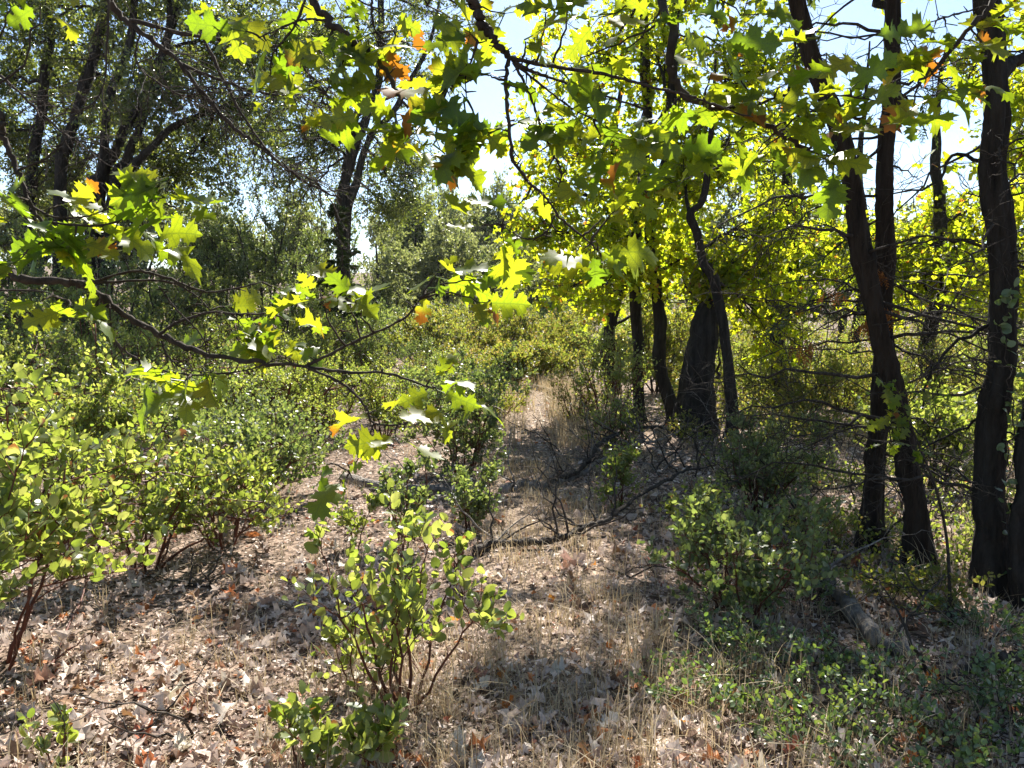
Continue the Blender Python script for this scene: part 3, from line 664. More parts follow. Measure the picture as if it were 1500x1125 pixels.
# bright oaks behind the right trunks
for lab, x, D, rows in [
    ('bright yellow-green oak glowing behind the crooked stem', 1150, 12.5, [(0, .35, 1110, 380, 0, 1.0), (0, .4, 1180, 400, 0, .8), (0, .5, 1150, 300, .3, 1.1), (0, .6, 1220, 340, .5, 1.0), (0, .75, 1120, 200, .3, 1.0)]),
    ('bright yellow-green oak filling the space between the cedar and the outer trunks', 1370, 12.0, [(0, .35, 1350, 400, 0, .8), (0, .4, 1410, 410, 0, .8), (0, .5, 1400, 360, .3, 1.0), (0, .6, 1440, 300, .3, .9), (0, .55, 1320, 350, .6, .7)]),
    ('bright yellow-green oak standing past the outermost right trunk', 1560, 10.5, [(0, .4, 1520, 330, 0, 1.1), (0, .35, 1500, 430, 0, 1.0), (0, .5, 1560, 240, 0, 1.1), (0, .7, 1500, 120, .3, .8)]),
    ('yellow-green oak seen between the cedar trunks and the crooked stem', 1260, 19.0, [(0, .4, 1240, 400, 0, 1.3), (0, .3, 1330, 440, 0, 1.2)]),
    ('yellow-green oak rising behind the straight slim trunks', 900, 14.5, [(0, .45, 890, 300, 0, 1.2), (0, .4, 960, 380, 0, 1.2)  , (0, .3, 1010, 430, .6, 1.1), (0, .6, 1000, 280, 0, 1.2)])]:
    b = GD(x, D)
    tree('oak_tree', lab, [([b] + pp(D, (x - 10, 500), (x + 12, 380), (x, 240), (x + 15, 60)), [.12, .11, .09, .07, .02])], LB(D, rows),
         bark='bark', leaf='oakfar', tpl=T_OAKL, ls=.12, nsub=14, ntwig=8, lpt=7, twl=.5, bare=.12, limbr=.035)

# ================================================================== CEDARS and the outer trunk
def sprays(name, mat, parent, base, pos, ydir, size):
    """flat feathery sprays: an axis with alternating side branchlets"""
    n = len(pos)
    for i in range(n):
        mb = MB()
        y = nrmz(ydir[i]); z = nrmz(rdir(1)[0] * .6 + np.array([0, -.4, .6])); x = nrmz(np.cross(y, z)); s = size[i]
        k = 9; t = np.linspace(.1, .95, k); sg = np.where(np.arange(k) % 2 == 0, 1, -1)
        o = pos[i] + y * (s * t)[:, None] + np.array([0, 0, -1.0]) * (s * .25 * t ** 2)[:, None]
        d = nrmz(y * .9 + x * sg[:, None] * .75)
        inst(mb, T_LANCE, o, d, np.broadcast_to(z, (k, 3)), s * .42 * (1.05 - .6 * t)); tubes(mb, np.vstack([pos[i], o]), np.full(k + 1, .0012), 3)
        mb.build(name, mat, parent, base)

def cedar_extra(f0, f1, nd, green, brown):
    def ex(root, base, paths, lv):
        p, rr = paths[0]
        dead_branches(root, base, p, nd, f0, f1, 1.15, 'darkwood', sub=10, r=.009)
        for (x, y, D, n, s) in green:
            c = P(x, y, D); i = np.argmin(np.linalg.norm(p - (c + [0, 0, .25]), axis=1)); br = bez(p[i], c, 9, .12, .12, .01)[0]
            mb = MB(); tubes(mb, br, taper(.010, .003, 9), 5); o = mb.build('branch', M['barkcedar'], root, base)
            pos = br[rng.integers(3, 9, n)] + rng.normal(size=(n, 3)) * .04
            sprays('spray', M['conifer'], o, base, pos, nrmz(rdir(n) * .8 + nrmz(br[-1] - br[0]) + [0, 0, -.3]), U(.5, 1.1, n) * s)
        for (x, y, D, n, s) in brown:
            c = P(x, y, D); i = np.argmin(np.linalg.norm(p - (c + [0, 0, .2]), axis=1)); br = bez(p[i], c + [0, 0, .06], 9, .1, .1, .01)[0]
            mb = MB(); tubes(mb, br, taper(.008, .003, 9), 5); o = mb.build('branch', M['barkcedar'], root, base)
            pos = c + rng.normal(size=(n, 3)) * np.array([s * .35, s * .2, s * .2])
            sprays('dead_spray', M['conbrown'], o, base, pos, nrmz(rdir(n) * .55 + [0, 0, -1.0]), U(.5, 1.0, n) * s)
    return ex
D = 5.1; b = G(1274, 805)
tree('cedar_tree', 'upright cedar trunk with hanging brown dead sprays',
     [([b - [0, 0, .04]] + pp(b[1], (1279, 700), (1288, 650), (1293, 545), (1292, 450), (1297, 333), (1300, 233), (1303, 133), (1305, 33), (1306, -120), (1306, -330), (1300, -600)),
       [0.066, 0.060, 0.059, 0.058, 0.057, 0.055, 0.051, 0.048, 0.045, 0.041, 0.034, 0.021])],
     LB(b[1], [(0, .80, 1400, -180, 2.0, 1.1), (0, .85, 1250, -260, 1.5, 1.1), (0, .9, 1330, -330, 2, 1.2), (0, .75, 1180, -110, 2.5, 1.0)]),
     bark='barkcedar', leaf='conifer', tpl=T_LANCE, ls=.10, nsub=12, ntwig=8, lpt=9, twl=.3, limbr=.03, flare=.6, detail=(30, 150), bare=.1,
     extra=cedar_extra(.15, .80, 24, [(1120, 265, 5.4, 12, .16), (1160, 85, 5.6, 10, .16), (1200, 385, 5.0, 8, .14), (1130, 480, 5.3, 9, .14), (1360, 205, 5.2, 8, .13), (1230, 430, 4.7, 7, .12)],
                       [(1292, 452, 4.85, 26, .13), (1275, 470, 4.9, 14, .12), (1182, 505, 4.9, 13, .12), (1225, 430, 5.0, 8, .10), (1290, 400, 4.9, 10, .09)]))
b = G(1346, 835)
tree('cedar_tree', 'leaning cedar trunk crossing in front of its upright twin',
     [([b - [0, 0, .04]] + pp(b[1], (1342, 740), (1328, 680), (1313, 590), (1290, 490), (1268, 390), (1249, 290), (1225, 180), (1185, 70), (1160, -40), (1130, -230), (1110, -450)),
       [0.072, 0.065, 0.061, 0.058, 0.056, 0.053, 0.051, 0.048, 0.047, 0.041, 0.029, 0.017])],
     LB(b[1], [(0, .80, 1100, -200, 2.5, 1.0), (0, .86, 1200, -330, 2.5, 1.1)]),
     bark='barkcedar', leaf='conifer', tpl=T_LANCE, ls=.10, nsub=12, ntwig=8, lpt=9, twl=.3, limbr=.03, flare=.6, detail=(30, 150), bare=.1,
     extra=cedar_extra(.12, .78, 22, [(1170, 85, 4.9, 9, .14), (1090, 20, 5.0, 7, .14), (1210, 250, 4.5, 6, .12)], []))
def outer_extra(root, base, paths, lv):
    p, rr = paths[0]
    dead_branches(root, base, p, 22, .10, .75, 1.0, 'darkwood', sub=9, r=.008)
    for (x0, y0, pts, r) in [(1465, 110, [(1485, 90), (1520, 70)], .05), (1442, 470, [(1400, 500), (1360, 555), (1350, 600)], .012), (1440, 250, [(1400, 225), (1370, 270), (1300, 285)], .012), (1432, 600, [(1390, 640), (1330, 665)], .010)]:
        a = p[np.argmin(np.linalg.norm(p - P(x0, y0, p[0][1]), axis=1))]
        q = spline([a] + [P(x, y, p[0][1] + .1) for x, y in pts], 14); q[1:] += rng.normal(size=(13, 3)) * .006
        mb = MB(); tubes(mb, q, taper(r, r * .35, 14), 7); mb.build('limb', M['bark'], root, base)
b = G(1456, 872)
tree('oak_tree', 'thick dark rough trunk standing outermost on the right with bare side twigs',
     [([b - [0, 0, .04]] + pp(b[1], (1450, 790), (1447, 720), (1460, 600), (1466, 500), (1468, 400), (1463, 320), (1458, 200), (1453, 90), (1440, -60), (1425, -280), (1410, -600)),
       [0.094, 0.076, 0.071, 0.068, 0.065, 0.065, 0.064, 0.059, 0.056, 0.052, 0.036, 0.018])],
     LB(b[1], [(0, .78, 1470, -200, 3, 1.2), (0, .85, 1350, -240, 3.5, 1.2), (0, .9, 1560, -260, 2, 1.2), (0, .82, 1480, -90, 4.0, 1.1)]),
     bark='bark', leaf='oakfar', tpl=T_OAKL, ls=.105, nsub=13, ntwig=8, lpt=9, twl=.45, limbr=.04, flare=.6, detail=(32, 150), extra=outer_extra)
b = G(1505, 890)
tree('oak_tree', 'short dark leaning stem pressed against the foot of the outermost right trunk',
     [([b - [0, 0, .04]] + pp(b[1], (1497, 800), (1500, 720), (1515, 620), (1540, 480), (1570, 300), (1590, 60)), [0.068, 0.058, 0.054, 0.051, 0.048, 0.041, 0.020])],
     LB(b[1], [(0, .8, 1560, 180, 1, .7), (0, .95, 1600, 20, 1, .9)]), bark='bark', leaf='oakfar', tpl=T_OAKL, ls=.10, nsub=9, ntwig=7, lpt=8, twl=.4, detail=(26, 80))

# ================================================================== SHRUBS: left manzanita
MZ = 'manzanita shrubs left of the trail'
sh = [('big-leaved green manzanita at the near end of the left thicket', G(-20, 985), 1.12, .70, dict(nstem=10, nsub=7, ntwig=6, lpt=6, ls=.066, singles=300, twiglen=.17)),
      ('leggy manzanita with bare red stems slanting over the leaf litter', G(215, 832), .80, .62, dict(nstem=9, nsub=6, ntwig=6, lpt=7, ls=.052, singles=260, lean=(.12, 0), twiglen=.17)),
      ('tall bushy manzanita behind the big-leaved one', G(45, 770), 1.42, .80, dict(nstem=10, nsub=7, ntwig=6, lpt=8, ls=.052, singles=200, twiglen=.18)),
      ('manzanita with a cluster of brown dead leaves beneath the oak limb', G(140, 745), 1.10, .65, dict(nstem=9, nsub=6, ntwig=6, lpt=8, ls=.050, singles=120)),
      ('pale green manzanita spreading toward the bare litter patch', G(375, 735), .80, .70, dict(nstem=10, nsub=6, ntwig=7, lpt=8, ls=.048, singles=120)),
      ('sprawling manzanita reaching farthest over the bare litter patch', G(330, 800), .62, .50, dict(nstem=9, nsub=6, ntwig=5, lpt=7, ls=.048, singles=160, twiglen=.15)),
      ('open manzanita with red stems between the big-leaved and the leggy one', G(105, 838), .95, .50, dict(nstem=9, nsub=5, ntwig=5, lpt=6, ls=.052, singles=160, twiglen=.16)),
      ('rounded manzanita between the pale one and the oak limb', G(290, 690), 1.10, .80, dict(nstem=10, nsub=7, ntwig=7, lpt=8, ls=.048, singles=60)),
      ('silvery manzanita with thick red trunk stems', G(400, 655), 1.12, .85, dict(nstem=10, nsub=7, ntwig=7, lpt=8, ls=.048, r0=.022)),
      ('broad manzanita in the heart of the left thicket', G(180, 655), 1.55, 1.0, dict(nstem=11, nsub=7, ntwig=8, lpt=8, ls=.05)),
      ('tall manzanita farthest out in the left thicket', G(20, 665), 1.7, 1.0, dict(nstem=11, nsub=7, ntwig=8, lpt=8, ls=.05)),
      ('manzanita mound behind the silvery one', G(345, 610), 1.60, 1.1, dict(nstem=11, nsub=8, ntwig=8, lpt=8, ls=.052)),
      ('tall manzanita mound below the left grove', G(110, 605), 2.1, 1.3, dict(nstem=12, nsub=8, ntwig=8, lpt=8, ls=.055)),
      ('low manzanita beside the red-leaf patch left of the trail', G(470, 640), .95, .70, dict(nstem=9, nsub=6, ntwig=7, lpt=8, ls=.05)),
      ('yellow-green manzanita on the far side of the left thicket', G(450, 590), 1.55, 1.1, dict(nstem=11, nsub=8, ntwig=8, lpt=8, ls=.058)),
      ('manzanita at the back of the thicket near the forked oak', G(530, 578), 1.45, 1.0, dict(nstem=10, nsub=8, ntwig=8, lpt=8, ls=.06)),
      ('tall back-row manzanita below the domed dark shrub', G(260, 570), 2.3, 1.4, dict(nstem=12, nsub=8, ntwig=8, lpt=9, ls=.062)),
      ('back-row manzanita at the far left of the thicket', G(-10, 585), 2.5, 1.5, dict(nstem=12, nsub=8, ntwig=8, lpt=9, ls=.062))]
for i, (lab, base, h, R, kw) in enumerate(sh):
    near = base[1] < 7.2
    kw.setdefault('r0', .009 if near else .014)
    kw['nsub'] += (2 if base[1] > 5.6 else 0); kw['ntwig'] += (2 if base[1] > 5.6 else 0); kw['low'] = 2 if base[1] > 6 else 4; kw.setdefault('twiglen', .2)
    shrub('manzanita_shrub', lab, base, h * 1.08, R * 1.22, tpl=T_OVAL if near else (T_OVLO if base[1] < 9 else T_HEX), mat='manz' if i not in (4, 7) else 'manzgrey', group=MZ, **kw)

# centre shrubs
shrub('manzanita_shrub', 'dense rounded dark-green shrub standing alone at the left edge of the trail', G(678, 692), 1.15, .78, nstem=17, nsub=8, ntwig=7, lpt=9, ls=.042, tpl=T_OVLO, mat='manzgrey', r0=.008, twiglen=.14)
shrub('manzanita_shrub', 'low yellow-green shrub behind the dense rounded one', G(720, 622), .75, .6, nstem=9, nsub=6, ntwig=7, lpt=8, ls=.045, tpl=T_OVLO, mat='manzyel', r0=.008)
shrub('manzanita_shrub', 'slim upright grey-green manzanita shoots in front of the dead log', G(592, 795), .68, .20, nstem=5, nsub=5, ntwig=5, lpt=7, ls=.045, mat='manzgrey', r0=.007, singles=160, twiglen=.12)
shrub('manzanita_shrub', 'low spreading grey-green manzanita against the dead log', G(690, 775), .42, .34, nstem=7, nsub=5, ntwig=5, lpt=7, ls=.045, mat='manzgrey', r0=.006, singles=160, twiglen=.12)
shrub('manzanita_shrub', 'small leafy manzanita sprig beside the pale litter patch', G(520, 800), .36, .16, nstem=3, nsub=4, ntwig=4, lpt=6, ls=.045, mat='manz', r0=.005, singles=120, twiglen=.10)
shrub('manzanita_shrub', 'loose upright manzanita with separate round leaves growing in open litter', G(590, 1045), .84, .40, nstem=8, nsub=5, ntwig=3, lpt=5, ls=.060, mat='manz', r0=.007, singles=300, twiglen=.15, lean=(.03, .05))
shrub('manzanita_shrub', 'dark-leaved manzanita shoot left of the loose upright one', G(520, 1010), .42, .14, nstem=3, nsub=3, ntwig=3, lpt=6, ls=.05, mat='manz', r0=.005, singles=120, twiglen=.12)
def GN(x, D): return GD(x, D)
shrub('manzanita_shrub', 'short broad-leaved manzanita shoots growing by straw-coloured grass', GN(430, 2.42), .36, .12, nstem=4, nsub=2, ntwig=3, lpt=6, ls=.058, mat='manz', r0=.005, singles=140, twiglen=.11)
shrub('manzanita_shrub', 'tiny manzanita sprout among brown litter at the end of a thin stick', GN(55, 2.48), .22, .09, nstem=3, nsub=2, ntwig=2, lpt=6, ls=.05, mat='manz', r0=.004, singles=80, twiglen=.08)
shrub('manzanita_shrub', 'big-leaved manzanita shoot at the foot of the loose upright one', GN(545, 2.45), .26, .12, nstem=4, nsub=2, ntwig=3, lpt=6, ls=.062, mat='manz', r0=.005, singles=120, twiglen=.10)

shrub('manzanita_shrub', 'leafy bush on the far side of the pink litter patch', G(560, 640), .95, .70, nstem=11, nsub=7, ntwig=7, lpt=8, ls=.05, tpl=T_HEX, mat='manz', r0=.009, twiglen=.2)
shrub('manzanita_shrub', 'grey-green bush behind the dense rounded shrub', G(615, 610), 1.15, .85, nstem=11, nsub=7, ntwig=8, lpt=8, ls=.052, tpl=T_HEX, mat='manzgrey', r0=.010, twiglen=.2)
shrub('manzanita_shrub', 'yellow-green bush closing the view left of the trail', G(660, 585), 1.05, .9, nstem=11, nsub=7, ntwig=8, lpt=8, ls=.055, tpl=T_HEX, mat='manzyel', r0=.010, twiglen=.2)
# far shrubs round the end of the trail
for lab, x, y, h, R, mt in [('yellowish far shrub on the left of the trail end', 620, 545, 1.55, 1.1, 'manzyel'), ('tall yellowish far shrub facing down the trail', 690, 537, 1.9, 1.3, 'manzyel'),
                            ('bushy yellowish far shrub right of the trail end', 765, 538, 1.85, 1.2, 'manzyel'), ('far shrub leaning over the trail bend', 830, 545, 1.6, 1.0, 'manzyel'),
                            ('pale far shrub under the small dark conifer', 560, 535, 1.8, 1.3, 'manzgrey'), ('green far shrub tucked behind the slim trunks', 900, 552, 1.6, 1.0, 'manz'),
                            ('broad grey far bush under the slender conifer', 640, 522, 2.0, 1.6, 'manzgrey'), ('broad far bush behind the one facing down the trail', 730, 520, 2.1, 1.6, 'manzyel'), ('rounded far bush before the pointed conifer', 800, 522, 2.1, 1.6, 'manzgrey'),
                            ('grey far bush between forked oak and trail end', 510, 545, 1.9, 1.4, 'manzgrey'), ('green far bush below the forked oak foot', 455, 548, 2.2, 1.5, 'manz'), ('far bush behind the bent slim oak', 980, 545, 1.8, 1.4, 'manz'), ('upright bush seen in the gap of the slim trunks', 962, 575, 2.0, .9, 'manzyel'), ('tall bush behind the gap of the slim trunks', 945, 535, 3.0, 1.5, 'manz'),
                            ('far bush behind the half-bare trail shrub', 860, 528, 2.0, 1.6, 'manzyel'), ('small green bush pressed close to the trail bend', 800, 565, 1.0, .8, 'manzyel'), ('low bush at the inner side of the trail bend', 740, 572, .8, .7, 'manzyel')]:
    shrub('bush', lab, G(x, y), h, R, nstem=11, nsub=7, ntwig=8, lpt=8, ls=.092, tpl=T_FAR, mat=mt, stem='darkwood', r0=.016, twiglen=.26, group='bushes round the trail end')

# ================================================================== SHRUBS: right side
shrub('manzanita_shrub', 'fresh green upright shrub growing right of the trail before the cedars', G(1085, 905), .62, .50, nstem=13, nsub=6, ntwig=5, lpt=6, ls=.044, mat='manzgrey', r0=.006, singles=300, twiglen=.13)
shrub('manzanita_shrub', 'dark shaded shrub in front of the crooked thin oak', G(1115, 748), .80, .48, nstem=11, nsub=6, ntwig=7, lpt=8, ls=.042, tpl=T_OVLO, mat='manzgrey', r0=.008, twiglen=.14)
shrub('manzanita_shrub', 'sparse shaded sprig beside the fallen forked branch', G(905, 742), .48, .30, nstem=6, nsub=5, ntwig=5, lpt=6, ls=.045, tpl=T_OVLO, mat='manz', r0=.006)
shrub('manzanita_shrub', 'small bright sprig between the dark shaded shrub and the trail', G(1020, 795), .36, .24, nstem=6, nsub=4, ntwig=5, lpt=6, ls=.045, mat='manz', r0=.005, singles=100)
shrub('manzanita_shrub', 'leafy shrub crowding the foot of the straight slim oak', G(892, 640), 1.45, .60, nstem=9, nsub=7, ntwig=6, lpt=6, ls=.055, tpl=T_OVLO, mat='manz', r0=.012, twiglen=.22)
shrub('manzanita_shrub', 'brownish half-bare shrub on the right edge of the trail', G(850, 632), .95, .42, nstem=10, nsub=6, ntwig=6, lpt=3, ls=.05, tpl=T_OVLO, mat='manzyel', r0=.010, twiglen=.2)
shrub('manzanita_shrub', 'thin shrub with reddish twigs between trail and slim trunks', G(905, 668), .80, .45, nstem=8, nsub=6, ntwig=6, lpt=4, ls=.045, tpl=T_OVLO, mat='manz', r0=.008, twiglen=.18)
for lab, x, y, h, R, mt in [('bright green bush in sun behind the cedar trunks', 1235, 600, .95, 1.0, 'manzyel'), ('sunlit bush seen between cedar and outermost trunk', 1400, 605, 1.2, 1.0, 'manzyel'),
                            ('green bush behind the broad snag', 1110, 590, 1.3, .9, 'manz'), ('sunlit bush beside the outermost right trunk', 1530, 690, 1.3, .8, 'manz'), ('low bush behind the crooked oak foot', 1180, 610, 1.1, .9, 'manzyel'),
                            ('twiggy half-bare bush just behind the two cedars', 1360, 720, .95, .6, 'manz'),
                            ('sunlit wide bush farther behind the broad snag', 1060, 580, 1.7, 1.3, 'manzyel'), ('sunlit wide bush farther behind the upright cedar', 1290, 585, 1.6, 1.3, 'manzyel'), ('sunlit wide bush farther behind the outermost trunk', 1450, 590, 1.9, 1.4, 'manz'),
                            ('sunlit wide bush beneath the glowing oak', 1180, 570, 1.7, 1.4, 'manz'), ('sunlit wide bush between glowing oak and cedars', 1370, 570, 1.8, 1.4, 'manzyel')]:
    shrub('bush', lab, G(x, y), h, R, nstem=10, nsub=7, ntwig=8, lpt=6, ls=.065, tpl=T_OVLO, mat=mt, stem='darkwood', r0=.012, twiglen=.24, group='bushes behind the right trunks')
low = [('trailing plant with small pale leaves below the fresh green shrub', 1060, 965, .24, .34), ('trailing plant with glossy small leaves at the lower end of the grey log', 1185, 990, .24, .38), ('trailing plant spreading beside the dry grass tufts', 1020, 1030, .17, .30),
       ('trailing plant covering the litter between log and grass', 1130, 1060, .20, .36), ('trailing plant growing close to the dark stick', 1300, 1030, .20, .40), ('sparse trailing plant under the dark stick', 1420, 1080, .16, .38),
       ('trailing plant along the upper side of the grey log', 1180, 890, .28, .34), ('yellowish trailing plant at the upright cedar foot', 1215, 820, .34, .36), ('yellowish trailing plant between cedar feet and grey log', 1300, 880, .30, .40),
       ('yellowish trailing plant before the leaning cedar foot', 1370, 900, .26, .36), ('trailing plant before the outermost right trunk', 1440, 930, .24, .36), ('trailing plant crossing the near right litter', 1240, 1110, .16, .42), ('trailing plant beside the near right leaves', 1380, 1125, .18, .40),
       ('taller leafy plant at the right margin of the litter', 1490, 1060, .30, .24), ('trailing plant at the foot of the dark shaded shrub', 1170, 770, .34, .40)]
for i, (lab, x, y, h, R) in enumerate(low):
    shrub('trailing_plant', lab, G(x, y), h, R, nstem=8, nsub=3, ntwig=3, lpt=6, ls=.032 if 'yellowish' not in lab else .036, tpl=T_OVLO, mat='snow' if 'yellowish' not in lab else 'manzyel', stem='twig', r0=.0035, twiglen=.10, flat=True,
          group='trailing plants right of the trail', cat='plant')

# leafy oak sapling before the cedars
b = G(1392, 915); root = thing('oak_sapling', 'slender oak sapling holding bright lobed leaves before the cedar trunks', 'sapling', b)
stem = spline([b] + [P(x, y, 3.95) for x, y in [(1388, 800), (1372, 720), (1345, 650), (1325, 600), (1310, 560)]], 24)
mb = MB(); tubes(mb, stem, taper(.009, .003, 24), 6); st = mb.build('stem', M['twig'], root, b)
for x, y, n in [(1290, 560, 4), (1330, 570, 4), (1295, 610, 5), (1335, 625, 4), (1300, 650, 4), (1340, 660, 4), (1370, 575, 3), (1390, 560, 2)]:
    c = P(x, y, 3.95 + U(-.15, .1)); a = stem[np.argmin(np.linalg.norm(stem - c, axis=1))]; tw = bez(a, c, 6, .15, .05, .02)
    m = MB(); tubes(m, tw, taper(.003, .0015, 6)[None], 4); to = m.build('twig', M['twig'], root, b)
    for k in range(n):
        leaf_object(T_OAK[rng.integers(8)], M['oak'], tw[0, rng.integers(3, 6)], nrmz(rdir(1)[0] + [0, -.1, -.2]), nrmz(rdir(1)[0] * .6 + [0, -.5, .9]), U(.075, .10), to, b)
# ivy-like climber on the outermost trunk
b = G(1478, 885); root = thing('climbing_vine', 'thin vine with small pale leaves climbing the outermost right trunk', 'vine', b)
stem = spline([b] + [P(x, y, 4.0) for x, y in [(1482, 800), (1470, 700), (1484, 620), (1478, 560), (1470, 480), (1488, 420)]], 40); stem[1:] += rng.normal(size=(39, 3)) * .008
mb = MB(); tubes(mb, stem, taper(.005, .002, 40), 5); mb.build('stem', M['twig'], root, b)
for k in range(70):
    i = rng.integers(4, 40); leaf_object(T_OVAL[rng.integers(4)], M['snow'], stem[i] + rng.normal(size=3) * .012, nrmz(rdir(1)[0] + [0, -.6, 0]), nrmz(rdir(1)[0] * .6 + [0, -.7, .5]), U(.035, .06), root, b)

# ================================================================== FOREGROUND OAKS (trunks stand just outside the frame)
def overhang(name, label, base, trunk_pts, trunk_r, limbs, clusters, ls, crown=None, twiggy=True):
    root = thing(name, label, 'tree', base); base = np.asarray(base, float)
    mb = MB(); tp, tr = trunk_mesh(mb, trunk_pts, trunk_r, .3, 24, 60); mb.build('trunk', M['bark'], root, base)
    segs = []      # (points, limb object)
    lo = None
    for pts, r0, r1, main in limbs:
        n = max(14, len(pts) * 7); q = spline(pts, n); q[1:-1] += rng.normal(size=(n - 2, 3)) * r0 * .22
        mb = MB(); rr = taper(r0, r1, n, .8) * (1 + .12 * rng.normal(size=n)); tubes(mb, q, rr, 9 if main else 7)
        # buds and spurs
        k = n // 2; s0 = q[rng.integers(1, n, k)]; s1 = s0 + rdir(k) * U(.008, .03, k)[:, None]
        tubes(mb, bez(s0, s1, 3, .1), np.broadcast_to(taper(.0022, .001, 3), (k, 3)), 4)
        if twiggy and pts[-1][1] > 3.0:
            k = int(n * .7); s0 = q[rng.integers(3, n, k)]; l = U(.12, .55, k)
            s1 = s0 + nrmz(rdir(k) + nrmz(q[-1] - q[0]) * .9 + [0, 0, -.35]) * l[:, None]; tt = bez(s0, s1, 7, .16, .05, .025)
            tubes(mb, tt, np.broadcast_to(taper(.0026, .001, 7), (k, 7)), 4, cap=False)
            k2 = k * 3; s0 = tt[rng.integers(0, k, k2), rng.integers(2, 7, k2)]; s1 = s0 + nrmz(rdir(k2) + [0, 0, -.3]) * U(.04, .2, k2)[:, None]
            tubes(mb, bez(s0, s1, 4, .15, 0, .04), np.broadcast_to(taper(.0014, .0007, 4), (k2, 4)), 3, cap=False)
        if main: lo = mb.build('limb', M['twig'], root, base); o = lo
        else: o = mb.build('branch', M['twig'], lo, base)
        segs.append((q, o if main else lo, o))
    allp = np.concatenate([s[0] for s in segs]); who = np.concatenate([np.full(len(s[0]), i) for i, s in enumerate(segs)])
    for row in clusters:
        x, y, D, n = row[:4]; c = P(x, y, D); j = np.argmin(np.linalg.norm(allp - c, axis=1)); a = allp[j]; par = segs[who[j]][1]
        tw = bez(a, c, 8, .18, .02, .02); m = MB(); tubes(m, tw, taper(.0032, .0016, 8)[None], 5)
        m.build('twig', M['twig'], par, base)
        for k in range(n):
            t = tw[0, 7 - (k // 3) % 4]; az = U(0, 6.283)
            yd = nrmz(np.array([np.cos(az), .45 * np.sin(az), U(-.75, .35)]) + .35 * nrmz(tw[0, 7] - tw[0, 4]))
            nr = nrmz(rdir(1)[0] * .55 + [0, -.35, 1.0 if k % 2 else .35])
            leaf_object(T_OAK[rng.integers(8)], M['oak'], t, yd, nr, ls * U(.5, 1.2), par, base)
    if crown:
        lv = MB()
        for c, rad, nb in crown:
            i = np.argmin(np.linalg.norm(tp - np.asarray(c), axis=1)); limb = bez(tp[max(i - 12, 20)], np.asarray(c, float), 12, .12, .06, .012)[0]
            wd = MB(); tubes(wd, limb, taper(.05, .015, 12), 7); crown_blob(limb, c, rad, wd, lv, nb, 8, 7, .12, T_OAKL, .45, .012); wd.build('limb', M['bark'], root, base)
        lv.build('crown', M['oak'], root, base, kind='stuff')
    return root

def q(D, *xy): return [P(x, y, D) for x, y in xy]
bl = np.array([-3.2, 1.3, float(H(-3.2, 1.3))])
limbsL = [
    ([bl + [0, 0, 1.5], P(-330, 330, 1.9), *q(2.05, (-60, 392), (0, 397), (43, 411), (110, 413), (137, 427), (173, 455), (233, 490), (287, 513), (367, 530), (447, 537))], .0135, .0048, True),
    (q(2.05, (447, 537), (505, 545), (567, 547), (623, 565), (642, 570)), .0048, .002, False),
    (q(2.05, (447, 537), (475, 523), (530, 496), (572, 477), (597, 462), (615, 438)), .0048, .002, False),
    (q(2.03, (447, 537), (505, 564), (535, 596), (548, 620), (590, 621), (622, 606)), .0042, .0018, False),
    (q(2.03, (548, 620), (530, 662), (508, 700)), .0026, .0012, False),
    (q(2.05, (122, 418), (190, 398), (240, 406), (300, 427), (345, 422), (385, 413)), .0042, .0016, False),
    (q(2.05, (137, 414), (240, 412), (285, 432), (308, 455)), .0036, .0014, False),
    (q(2.04, (233, 490), (265, 470), (312, 457), (345, 460), (393, 459)), .0042, .0018, False),
    (q(2.02, (143, 432), (146, 460), (165, 492), (186, 516), (235, 542), (300, 549), (370, 540), (410, 523)), .0040, .0014, False),
    (q(2.03, (160, 445), (165, 490), (180, 520), (182, 545)), .0026, .0012, False),
    (q(2.05, (237, 500), (245, 520), (270, 540), (330, 548)), .0030, .0012, False),
    (q(2.02, (233, 420), (260, 455), (290, 485), (302, 510), (298, 550)), .0026, .0012, False),
    (q(2.05, (0, 425), (60, 427), (100, 440)), .0028, .0012, False),
    ([bl + [0, 0, 2.2], P(-260, 60, 2.0), *q(1.9, (-20, 150), (3, 200), (25, 250), (45, 300), (80, 350))], .010, .0030, True),
    (q(1.9, (45, 300), (80, 318), (130, 316), (170, 300)), .003, .0013, False),
    (q(1.9, (25, 250), (70, 230), (100, 200)), .003, .0013, False),
    (q(1.9, (60, 325), (150, 330), (215, 300), (235, 265)), .003, .0013, False),
    ([bl + [0, 0, 3.4], P(60, -230, 3.2), *q(3.6, (160, 0), (205, 45), (262, 92), (300, 140), (335, 180), (380, 215), (440, 262), (500, 292))], .016, .004, True),
    (q(3.6, (262, 92), (330, 120), (400, 140), (440, 137)), .008, .003, False),
    (q(3.6, (190, 30), (300, 55), (420, 70), (510, 72), (560, 60)), .010, .003, False),
    (q(3.6, (300, 60), (350, 160), (400, 230), (430, 250), (470, 270)), .007, .002, False),
    (q(3.6, (205, 45), (200, 90), (230, 120), (270, 140), (310, 130)), .005, .002, False),
    (q(3.5, (160, 0), (157, 60), (150, 130), (120, 160), (60, 150)), .005, .002, False),
    (q(3.5, (0, 110), (60, 165), (100, 200), (145, 212)), .006, .002, False),
    (q(3.5, (420, 70), (470, 130), (520, 190), (540, 240)), .006, .002, False),
]
